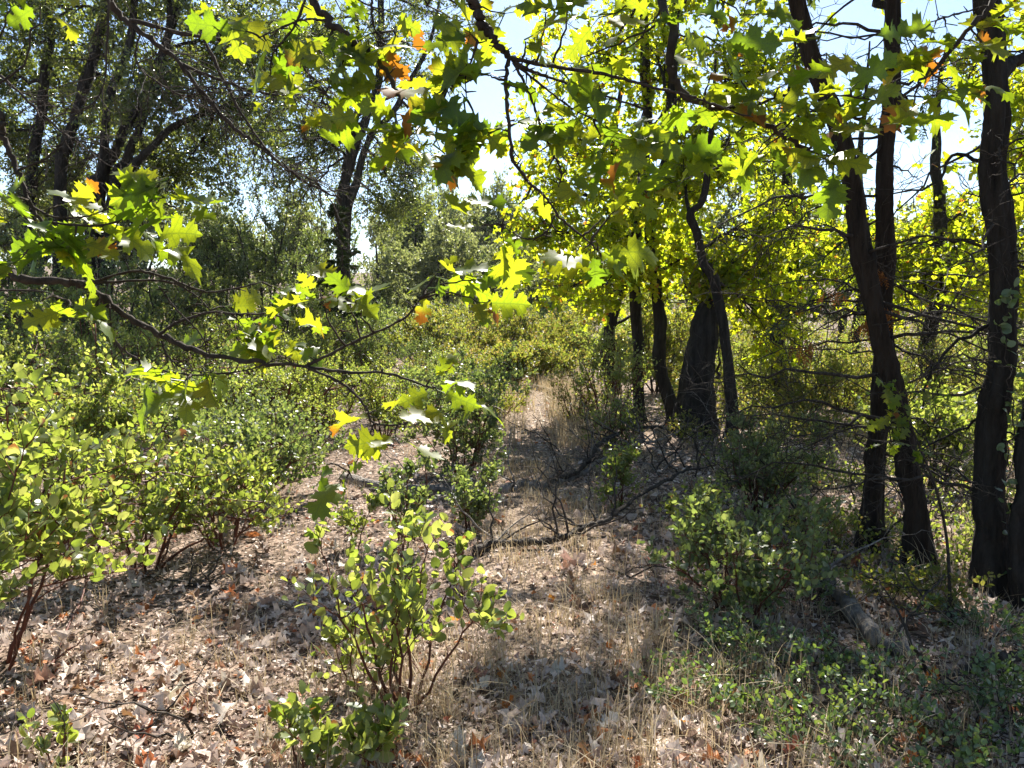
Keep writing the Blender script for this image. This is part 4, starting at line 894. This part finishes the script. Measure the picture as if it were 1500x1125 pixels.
clL = [(60, 340, 1.9, 5), (110, 350, 1.9, 6), (140, 330, 1.95, 4), (20, 320, 1.85, 5), (30, 380, 1.85, 4), (170, 315, 1.9, 3), (215, 345, 1.9, 3), (240, 290, 1.85, 5), (270, 310, 1.85, 3), (250, 262, 1.85, 2), (-10, 285, 1.8, 4), (95, 300, 1.95, 3),
       (60, 440, 2.0, 3), (100, 450, 2.0, 3), (400, 420, 2.05, 3), (470, 430, 2.0, 4), (500, 425, 2.05, 4), (520, 440, 2.0, 2), (330, 450, 2.1, 3), (350, 475, 2.1, 3), (310, 490, 2.1, 2), (420, 470, 2.05, 3), (300, 540, 2.0, 3), (270, 560, 1.95, 5), (310, 570, 2.0, 3), (410, 520, 2.1, 3), (420, 490, 2.1, 2),
       (640, 400, 2.05, 4), (690, 410, 2.0, 4), (700, 440, 2.0, 3), (625, 425, 2.1, 2), (640, 570, 2.0, 3), (660, 600, 1.95, 4), (580, 640, 2.0, 3), (630, 555, 2.05, 2), (505, 690, 2.0, 2), (480, 680, 2.0, 1), (550, 600, 2.05, 1),
       (20, 15, 1.9, 4), (60, 10, 1.9, 2)]
overhang('oak_tree', 'oak whose low limb with backlit lobed leaves reaches in over the left thicket', bl,
         [bl - [0, 0, .05], bl + [.1, .05, 1.0], bl + [.05, 0, 2.2], bl + [.2, .1, 3.6], bl + [.1, .2, 6.0]], [.20, .17, .15, .12, .04], limbsL, [(x, y, d, n + (k % 2)) for k, (x, y, d, n) in enumerate(clL)], .112,
         crown=[((-3.6, 1.2, 4.4), (1.2, 1.2, .9), 10), ((-2.8, .2, 5.2), (1.2, 1.2, .9), 10)])

br_ = np.array([1.9, -1.3, float(H(1.9, -1.3))])
limbsR = [
    ([br_ + [0, 0, 2.9], np.array([.9, .4, 3.0]), P(640, -120, 1.75), *q(1.75, (690, -5), (702, 25), (717, 48), (732, 68), (746, 84))], .016, .0050, True),
    (q(1.75, (746, 84), (741, 115), (744, 170), (749, 225), (752, 237), (768, 258), (778, 270), (800, 290), (820, 318), (860, 352), (880, 372)), .0050, .0018, False),
    (q(1.75, (746, 84), (770, 100), (812, 116), (850, 127), (880, 138), (945, 160)), .0042, .0020, False),
    (q(1.75, (746, 84), (800, 96), (880, 108), (935, 122), (1000, 138), (1045, 152), (1090, 170)), .0042, .0018, False),
    (q(1.75, (752, 92), (775, 135), (790, 180), (808, 220), (822, 250), (818, 275)), .0034, .0016, False),
    (q(1.75, (700, 60), (690, 90), (682, 105), (683, 145)), .0028, .0013, False),
    (q(1.75, (682, 100), (660, 120), (655, 130)), .0022, .0012, False),
    (q(1.75, (850, 127), (858, 135), (860, 165)), .0024, .0012, False),
    (q(1.75, (756, 96), (800, 130), (840, 160), (870, 175)), .0030, .0014, False),
    (q(1.75, (812, 316), (800, 340), (770, 350), (735, 330)), .0024, .0012, False),
    ([br_ + [0, 0, 3.0], np.array([1.6, .5, 3.1]), P(1060, -160, 1.9), *q(1.9, (985, 60), (1000, 138), (1085, 165), (1140, 195), (1190, 222), (1230, 232))], .014, .0022, True),
    (q(1.9, (1085, 165), (1150, 140), (1230, 140), (1300, 150)), .0034, .0014, False),
    (q(1.9, (1140, 195), (1180, 165), (1240, 170), (1290, 190)), .0030, .0014, False),
    (q(1.9, (1000, 138), (960, 180), (940, 215), (935, 260)), .0028, .0013, False),
    ([br_ + [0, 0, 3.1], np.array([2.4, .9, 3.2]), P(1420, -180, 2.2), *q(2.2, (1460, -20), (1420, 40), (1380, 90), (1345, 120))], .014, .0024, True),
    (q(2.2, (1420, 40), (1440, 70), (1420, 110)), .003, .0014, False), (q(2.2, (1440, 10), (1370, 30), (1320, 50)), .003, .0014, False),
    ([br_ + [0, 0, 3.0], np.array([.2, .3, 3.0]), P(470, -160, 1.9), *q(1.9, (455, -20), (480, 30), (520, 62), (560, 95), (585, 140), (605, 165))], .014, .0022, True),
    (q(1.9, (455, -20), (430, 40), (400, 80), (395, 130)), .0034, .0014, False), (q(1.9, (480, 30), (440, 30), (380, 55)), .003, .0013, False),
    (q(1.9, (520, 62), (490, 110), (470, 150)), .003, .0013, False), (q(1.9, (545, -10), (545, 30), (560, 62), (574, 66)), .003, .0013, False),
]
clR = [(360, 45, 1.9, 4), (390, 60, 1.9, 3), (405, 135, 1.9, 5), (440, 40, 1.9, 4), (480, 60, 1.9, 5), (465, 130, 1.9, 4), (485, 160, 1.9, 2), (520, 80, 1.9, 5), (545, 50, 1.9, 4), (560, 120, 1.9, 5), (540, 165, 1.9, 3), (590, 170, 1.8, 6), (610, 190, 1.8, 5), (635, 215, 1.8, 4),
       (625, 10, 1.8, 2), (690, 50, 1.75, 4), (715, 110, 1.75, 6), (680, 150, 1.75, 5), (700, 185, 1.75, 5), (735, 190, 1.75, 4), (655, 130, 1.75, 4), (770, 60, 1.75, 4), (760, 180, 1.75, 4), (800, 20, 1.75, 4), (830, 10, 1.75, 4), (820, 105, 1.75, 3), (825, 175, 1.75, 4),
       (860, 175, 1.75, 4), (880, 200, 1.75, 3), (905, 190, 1.75, 5), (940, 175, 1.75, 4), (935, 250, 1.8, 5), (950, 280, 1.8, 3), (880, 320, 1.75, 4), (900, 310, 1.75, 3), (870, 365, 1.75, 4), (735, 340, 1.75, 4), (705, 330, 1.75, 2), (760, 300, 1.8, 2), (890, 385, 1.8, 3),
       (960, 30, 1.9, 4), (1000, 20, 1.9, 3), (1010, 150, 1.9, 5), (1040, 160, 1.9, 4), (1055, 65, 1.9, 5), (1045, 105, 1.9, 3), (1085, 115, 1.9, 2), (1110, 140, 1.9, 5), (1140, 130, 1.85, 5), (1150, 180, 1.85, 6), (1120, 210, 1.9, 4), (1190, 230, 1.8, 6), (1220, 240, 1.8, 5), (1210, 190, 1.85, 5), (1180, 150, 1.85, 4),
       (1250, 170, 1.9, 5), (1245, 130, 1.9, 4), (1290, 150, 1.9, 3), (1290, 185, 1.9, 3), (1330, 60, 2.2, 4), (1370, 90, 2.2, 5), (1385, 40, 2.2, 4), (1420, 60, 2.2, 5), (1350, 130, 2.2, 4), (1390, 130, 2.2, 4), (1440, 30, 2.2, 4), (1340, 170, 2.2, 3), (1480, 30, 2.2, 3), (1420, 120, 2.2, 3),
       (330, 15, 2.3, 3), (420, 5, 2.3, 3), (500, 15, 2.2, 3), (580, 20, 2.2, 3), (600, 70, 2.1, 3), (660, 25, 2.1, 3), (740, 20, 2.0, 3), (880, 30, 2.1, 3), (920, 70, 2.1, 3), (850, 80, 2.0, 3), (1110, 20, 2.2, 3), (1200, 60, 2.2, 3), (1270, 80, 2.2, 3), (980, 220, 2.0, 3), (1060, 220, 2.0, 3)]
overhang('oak_tree', 'oak whose leafy branches hang down across the sky overhead', br_,
         [br_ - [0, 0, .05], br_ + [.1, .05, 1.0], br_ + [.05, 0, 2.2], br_ + [-.1, .1, 3.6], br_ + [0, .3, 6.5]], [.22, .19, .17, .14, .04], limbsR, clR, .112,
         crown=[((.1, 3.6, 4.3), (.9, .7, .45), 12), ((1.3, 3.7, 4.4), (.9, .7, .45), 13), ((2.5, 3.7, 4.5), (1.0, .7, .5), 12), ((-.9, 3.4, 4.3), (.7, .6, .4), 6), ((1.0, 2.4, 4.9), (1.2, 1.0, .6), 10)])

# ================================================================== FALLEN WOOD
def fallen(label, pts, r0, r1, mat='deadwood', subs=(), name='fallen_branch', ntw=0, cat='branch', lift=None, group=None):
    """pts: ground pixels; subs: lists of (pixel x, pixel y, height, distance offset)"""
    P0 = [G(x, y) for x, y in pts]
    for i, p in enumerate(P0): p[2] += r0 * .7 + (lift[i] if lift else 0)
    b = P0[0].copy(); b[2] = H(b[0], b[1]); root = thing(name, label, cat, b, group)
    n = len(pts) * 9; qq = spline(P0, n); wb = .25 if name == 'fallen_log' else 1.0; qq[1:] += rng.normal(size=(n - 1, 3)) * r0 * .22 * wb; qq[:, 0] += np.sin(np.linspace(0, 19, n) + r0 * 999) * r0 * .7 * wb; qq[:, 1] += np.sin(np.linspace(0, 27, n)) * r0 * .6 * wb
    mb = MB(); rr = taper(r0, r1, n) * (1 + .10 * rng.normal(size=n)); tubes(mb, qq, rr, 11); mb.build('shaft', M[mat], root, b)
    for s in range(ntw):
        a = qq[rng.integers(2, n)]; l = U(.15, .7); e = a + nrmz(np.array([U(-1, 1), U(-.6, .6), U(.0, .7)])) * l
        e[2] = max(e[2], H(e[0], e[1]) + .01)
        mb = MB(); t = bez(a, e, 9, .18, .03, .02); tubes(mb, t, taper(min(r1 * .8, .0075) + .002, .0015, 9)[None], 5)
        k = 5; s0 = t[0, rng.integers(3, 9, k)]; s1 = s0 + rdir(k) * (l * U(.15, .4, k))[:, None]; s1[:, 2] = np.maximum(s1[:, 2], H(s1[:, 0], s1[:, 1]) + .005)
        tubes(mb, bez(s0, s1, 5, .15, 0, .03), np.broadcast_to(taper(.0025, .001, 5), (k, 5)), 4); mb.build('side_twig', M[mat], root, b)
    return root
fallen('pale forked dead branch lying across the trail', [(735, 722), (770, 718), (800, 714), (838, 708)], .05, .03, 'deadwood', ntw=6)
fallen('dark arching arm of dead wood rising from the trail to the slim trunks', [(800, 716), (838, 706), (868, 690), (890, 674), (930, 662), (975, 655)], .034, .014, 'darkwood', ntw=16, lift=[.02, .06, .14, .22, .26, .2])
fallen('thin grey dead branch reaching right from the forked one', [(838, 708), (880, 690), (925, 678), (980, 672)], .024, .010, 'deadwood', ntw=14, lift=[.03, .08, .16, .2])
fallen('grey log half hidden behind the slim upright shoots', [(505, 706), (540, 715), (580, 722), (640, 722), (690, 726)], .050, .034, 'deadwood', ntw=4, name='fallen_log', cat='log')
fallen('dark crooked branch on the trail short of the forked one', [(690, 815), (740, 806), (800, 806), (835, 798), (870, 785), (905, 768), (965, 735), (1010, 715)], .027, .011, 'darkwood', ntw=14, lift=[.02, .03, .04, .05, .06, .08, .12, .16])
fallen('short weathered stub of wood left of the dark crooked branch', [(672, 812), (692, 812), (712, 806), (728, 794)], .028, .022, 'deadwood', ntw=3)
fallen('thin stick along the left of the dark crooked branch', [(752, 790), (775, 798), (798, 800)], .020, .012, 'darkwood', ntw=2)
fallen('grey weathered log among the trailing plants', [(1196, 852), (1215, 872), (1240, 895), (1262, 925), (1290, 950), (1330, 968)], .052, .034, 'deadwood', ntw=7, name='fallen_log', cat='log', lift=[.04, .03, .02, .01, 0, 0])
fallen('dark curved stick lying below the outermost right trunk', [(1356, 992), (1385, 996), (1410, 994), (1450, 984), (1520, 972)], .022, .020, 'darkwood', ntw=2, lift=[0, 0, .01, .03, .05])
fallen('forked dark twig standing beside the grey log', [(1292, 955), (1330, 935), (1380, 905)], .009, .004, 'darkwood', ntw=3, lift=[0, .10, .22])
fallen('thin stick stuck in the litter under the near manzanita', [(60, 1010), (95, 955), (140, 880)], .007, .004, 'redstem', ntw=2, lift=[0, .06, .18])
fallen('long thin twig lying on the near left litter', [(110, 1098), (160, 1094), (215, 1096), (290, 1078)], .006, .004, 'darkwood', ntw=3)
fallen('slim dark stick on the litter beyond the red-stemmed manzanita', [(255, 862), (290, 858), (345, 868)], .010, .006, 'darkwood', ntw=4)
fallen('thin grey stick beside the trail near the orange leaf', [(880, 830), (920, 845), (950, 856)], .007, .004, 'darkwood', ntw=2)
for i, (lab, x, y) in enumerate([('tangle of bare grey twigs before the broad snag', 1000, 668), ('tangle of bare twigs against the straight slim oak', 945, 690), ('tangle of bare twigs behind the dark shaded shrub', 1060, 690), ('tangle of bare twigs at the upright cedar foot', 1225, 745), ('tangle of bare twigs between cedars and outermost trunk', 1395, 790)]):
    b = G(x, y); root = thing('brush_pile', lab, 'brush', b)
    for k in range(11):
        a = b + np.array([U(-.8, .8), U(-.5, .5), .03]); a[2] = H(a[0], a[1]) + .01; e = a + np.array([U(-.8, .8), U(-.4, .4), U(.15, .75)])
        mb = MB(); t = bez(a, e, 10, .2, .1, .015); tubes(mb, t, taper(.008, .002, 10)[None], 5)
        kk = 9; s0 = t[0, rng.integers(2, 10, kk)]; s1 = s0 + nrmz(rdir(kk) + [0, 0, .15]) * U(.1, .4, kk)[:, None]; s1[:, 2] = np.maximum(s1[:, 2], .02)
        tubes(mb, bez(s0, s1, 5, .2, 0, .03), np.broadcast_to(taper(.0028, .001, 5), (kk, 5)), 3, cap=False); mb.build('dead_twig', M['deadwood' if k % 3 == 0 else 'darkwood'], root, b)

# ================================================================== LEAF LITTER
T_LITS = [template([(0.32, .3), (.24, .68), (0.0, 1.0)], [0.0], fold=f, bend=b, seed=80, twist=w_) for f, b, w_ in ((.8, 1.0, .6), (-.5, -1.2, 0), (.3, .8, 1.2))]
T_FRAG = [template([(w_, .45), (0.0, 1.0)], [0.0], fold=f, bend=.3, seed=81) for w_, f in ((.22, .4), (.4, -.3), (.10, .2))]
def litter():
    N = 60000
    D = 1.8 + 20 * U(0, 1, N) ** 1.9; X = U(-1, 1, N) * (.72 * D + .6)
    clump = .5 + .25 * np.sin(2.3 * X + 1.1 * D) * np.sin(1.9 * D - 1.4 * X) + .3 * np.sin(6.1 * X - 2.2 * D + 1) * np.sin(5.3 * D + 1.7 * X) + .2 * np.sin(13 * X + 4 * D) * np.sin(11 * D - 5 * X)
    keep = U(0, 1, N) < .25 + .75 * np.clip(clump, 0, 1)
    D, X = D[keep], X[keep]; n = len(D)
    Z = H(X, D) + U(.002, .034, n)
    size = np.where(U(0, 1, n) < .72, U(.012, .034, n), np.where(U(0, 1, n) < .8, U(.04, .07, n), U(.07, .11, n))) * (1 + .012 * D)
    y = nrmz(np.stack([U(-1, 1, n), U(-1, 1, n), U(-.25, .35, n)], 1)); nn = nrmz(np.stack([rng.normal(size=n) * .68, rng.normal(size=n) * .68, np.ones(n)], 1))
    mb = MB(); pos = np.stack([X, D, Z], 1); big = (D < 5.0) & (size > .045); small = (D < 6.5) & ~big; far = D >= 6.5
    def tone(X, D):      # uneven ground shading put into the litter colour as darker and paler drifts
        g = .5 + .3 * np.sin(1.9 * X + .8 * D + 2) * np.sin(1.6 * D - 1.1 * X) + .25 * np.sin(4.7 * X - 1.9 * D) * np.sin(4.1 * D + 2.1 * X + 1) + .2 * np.sin(9.7 * X + 3.1 * D) * np.sin(8.3 * D - 4.4 * X)
        return U(0, 1, len(X)) ** (.55 + 1.9 * np.clip(g, 0, 1))
    rn = tone(X, D)
    inst(mb, T_LIT, pos[big], y[big], nn[big], size[big], rn[big])
    inst(mb, T_LITS, pos[small], y[small], nn[small], size[small], rn[small])
    inst(mb, T_OAKL, pos[far], y[far], nn[far], size[far], rn[far])
    m = 70000; D = 1.9 + 9 * U(0, 1, m) ** 1.7; X = U(-1, 1, m) * (.72 * D + .4)              # crushed fragments matting the floor
    nn = nrmz(np.stack([rng.normal(size=m) * .5, rng.normal(size=m) * .5, np.ones(m)], 1))
    inst(mb, T_FRAG, np.stack([X, D, H(X, D) + U(.001, .016, m)], 1), nrmz(np.stack([U(-1, 1, m), U(-1, 1, m), U(-.2, .2, m)], 1)), nn, U(.008, .026, m) * (1 + .02 * D), tone(X, D))
    o = mb.build('leaf_litter', M['litter'], smooth=False, kind='stuff'); o['label'] = 'pale dry leaf litter covering the ground'
litter()
for lab, mat, n, smin, smax, grp in [('orange fallen oak leaf lying on the pale litter', 'leaforange', 34, .05, .095, 'orange leaves on the litter'),
                                     ('pale curled oak leaf lying on top of the litter', 'leafpale', 120, .065, .11, 'pale curled leaves on the litter'),
                                     ('brown curled oak leaf lying on top of the litter', 'leafbrown', 90, .06, .10, 'brown curled leaves on the litter')]:
    for k in range(n):
        D = 2.3 + 4.2 * U(0, 1) ** 1.5; X = U(-.68, .68) * D
        p = np.array([X, D, float(H(X, D)) + .022])
        o = leaf_object(T_LITO[rng.integers(4)], M[mat], p, [U(-1, 1), U(-1, 1), U(-.1, .3)], nrmz(np.array([rng.normal() * .35, rng.normal() * .35, 1.0])), U(smin, smax), None, (0, 0, 0), 'fallen_leaf')
        o['label'] = lab; o['category'] = 'leaf'; o['group'] = grp

# ================================================================== DRY GRASS
def blades(mb, pos, h, wd, lean):
    n = len(pos); d = rdir(n) * np.array([1, 1, 0]); d = d * lean[:, None]
    side = nrmz(np.stack([-d[:, 1], d[:, 0], np.zeros(n)], 1) + 1e-6); side = nrmz(side + rdir(n) * .6)
    rows = []
    for t, wf in ((0, 1), (.45, .8), (.8, .5), (1.0, .08)):
        c = pos + np.array([0, 0, 1]) * (h * (t - .18 * t * t * np.minimum(lean, 2)))[:, None] + d * (h * t * t)[:, None]
        rows += [c - side * (wd * wf)[:, None], c + side * (wd * wf)[:, None]]
    V = np.stack(rows, 1); b = (np.arange(n) * 8)[:, None]
    qd = np.stack([np.stack([b[:, 0] + i, b[:, 0] + i + 1, b[:, 0] + i + 3, b[:, 0] + i + 2], 1) for i in (0, 2, 4)], 1).reshape(-1, 4)
    lu = np.zeros((n * 8, 3)); lu[:, 2] = np.repeat(U(0, 1, n), 8)
    mb.add(V.reshape(-1, 3), quads=qd, lu=lu)
def grass():
    mb = MB()
    def tufts(cx, cy, nb, h, spread, wf=1.0):
        m = len(cx); X = np.repeat(cx, nb) + rng.normal(size=m * nb) * spread; Y = np.repeat(cy, nb) + rng.normal(size=m * nb) * spread
        pos = np.stack([X, Y, H(X, Y)], 1); hh = np.repeat(h, nb) * U(.45, 1.15, m * nb)
        blades(mb, pos, hh, wf * U(.0008, .0018, m * nb) * (1 + .10 * Y), np.abs(rng.normal(size=m * nb)) * .75 + .08)
    m = 900; D = 2.2 + 8 * U(0, 1, m) ** 1.4; X = U(-.7, .7, m) * D; tufts(X, D, 9, U(.05, .20, m), .04, 1.25)          # thin tufts all over
    m = 380; D = 2.2 + 5.5 * U(0, 1, m); X = path_x(D) + rng.normal(size=m) * .30; tufts(X, D, 9, U(.05, .20, m), .05, 1.2)   # stubble on the trail
    m = 800; D = U(8.5, 18, m); sd = np.where(U(0, 1, m) < .72, 1, -1); X = path_x(D) + sd * (.22 + np.abs(rng.normal(size=m)) * .45); tufts(X, D, 8, U(.16, .44, m), .10, 2.0)  # tall straw along the trail
    m = 60; D = U(2.3, 3.4, m); X = -.42 + rng.normal(size=m) * .22; tufts(X, D, 16, U(.10, .24, m), .03)
    m = 70; D = U(2.3, 3.6, m); X = .75 + rng.normal(size=m) * .30; tufts(X, D, 14, U(.08, .22, m), .03)
    m = 90; D = U(2.4, 4.4, m); X = D * U(.16, .68, m); tufts(X, D, 9, U(.10, .30, m), .05, 1.15)
    m = 120; D = U(4, 7, m); X = U(1.0, 4.2, m); tufts(X, D, 9, U(.08, .22, m), .05)
    o = mb.build('dry_grass', M['straw'], kind='stuff'); o['label'] = 'straw-coloured dry grass in thin tufts along the trail'
    mb = MB(); m = 9000                                          # fine straws and twiglets lying flat in the litter
    D = 2.0 + 7 * U(0, 1, m) ** 1.6; X = U(-.7, .7, m) * D; a = U(0, 6.283, m); l = U(.02, .10, m)
    p0 = np.stack([X, D, H(X, D) + U(.012, .035, m)], 1); p1 = p0 + np.stack([np.cos(a) * l, np.sin(a) * l, U(-.01, .02, m)], 1)
    tubes(mb, bez(p0, p1, 3, .12)[:, [0, 2]], np.broadcast_to(np.array([.0011, .0008]), (m, 2)), 3, cap=False)
    o = mb.build('fallen_straw', M['straw'], kind='stuff'); o['label'] = 'broken straws and bits scattered through the leaf litter'
grass()

# ================================================================== UNDERGROWTH nobody could count
def scrub(name, label, nclump, dmin, dmax, x0, x1, hmin, hmax, nl, ls, mat, power=1.0):
    D = dmin + (dmax - dmin) * U(0, 1, nclump) ** power; X = (x0 + (x1 - x0) * U(0, 1, nclump)) * D
    ok = np.abs(X - path_x(np.minimum(D, 21))) > np.where(D < 20, .9, 0.0); ok &= ~((D < 14) & (X < .2) & (X > -4)); D, X = D[ok], X[ok]; n = len(D)
    h = U(hmin, hmax, n); R = h * U(.6, 1.1, n); idx = np.repeat(np.arange(n), nl); m = len(idx)
    u = rdir(m) * (U(0, 1, m) ** .4)[:, None]
    pos = np.stack([X[idx] + u[:, 0] * R[idx], D[idx] + u[:, 1] * R[idx], np.zeros(m)], 1); pos[:, 2] = H(pos[:, 0], pos[:, 1]) + np.abs(u[:, 2]) * h[idx] * U(.7, 1.2, m) + .03
    lv = MB(); inst(lv, T_FAR, pos, nrmz(rdir(m) + [0, 0, .5]), nrmz(rdir(m) + [0, -.1, .3]), ls * U(.6, 1.2, m) * (1 + .012 * D[idx]))
    k = n * 3; i2 = np.repeat(np.arange(n), 3); p0 = np.stack([X[i2] + rng.normal(size=k) * .06, D[i2] + rng.normal(size=k) * .06, np.zeros(k)], 1); p0[:, 2] = H(p0[:, 0], p0[:, 1]) - .02
    p1 = p0 + np.stack([rng.normal(size=k) * .4 * R[i2], rng.normal(size=k) * .4 * R[i2], h[i2] * U(.6, 1, k)], 1)
    o = lv.build(name, M[mat], kind='stuff'); o['label'] = label
    wd = MB(); tubes(wd, bez(p0, p1, 5, .12, 0, .02), np.broadcast_to(taper(.006, .002, 5), (k, 5)), 3, cap=False); wd.build('twig', M['darkwood'], o, kind='stuff')
scrub('distant_scrub', 'low grey-green scrub covering the ground beyond the trail end', 520, 19, 75, -.8, .8, .5, 1.3, 100, .10, 'manzyel', 1.3)
scrub('undergrowth', 'sunlit low undergrowth behind the right trunks', 170, 12.0, 20, .2, .8, .2, .6, 170, .08, 'manzyel')
scrub('low_brush', 'thin yellow-green brush on the open floor behind the cedars', 90, 8.5, 13, .22, .8, .12, .42, 120, .05, 'manzyel')
scrub('ground_cover', 'sparse leafy ground cover among the right trunks', 90, 4.2, 8.0, .25, .85, .10, .30, 70, .04, 'manz')

# ================================================================== HAZE
def haze():
    me = bpy.data.meshes.new('haze'); bm = bmesh.new(); bmesh.ops.create_cube(bm, size=1.0)
    for v in bm.verts: v.co = Vector((v.co.x * 1830, v.co.y * 1830, (v.co.z + .5) * 44 - 2.0))
    bm.to_mesh(me); bm.free()
    m, N, L = newmat('haze_air'); pv = N.new('ShaderNodeVolumePrincipled'); o = N.new('ShaderNodeOutputMaterial'); L.new(pv.outputs[0], o.inputs['Volume'])
    pv.inputs['Color'].default_value = (.93, .96, 1.0, 1); pv.inputs['Density'].default_value = HAZE; pv.inputs['Anisotropy'].default_value = .35
    me.materials.append(m); ob = bpy.data.objects.new('haze', me); COL.objects.link(ob); ob['kind'] = 'stuff'; ob['label'] = 'thin pale haze in the air'
HAZE = .0002
haze()
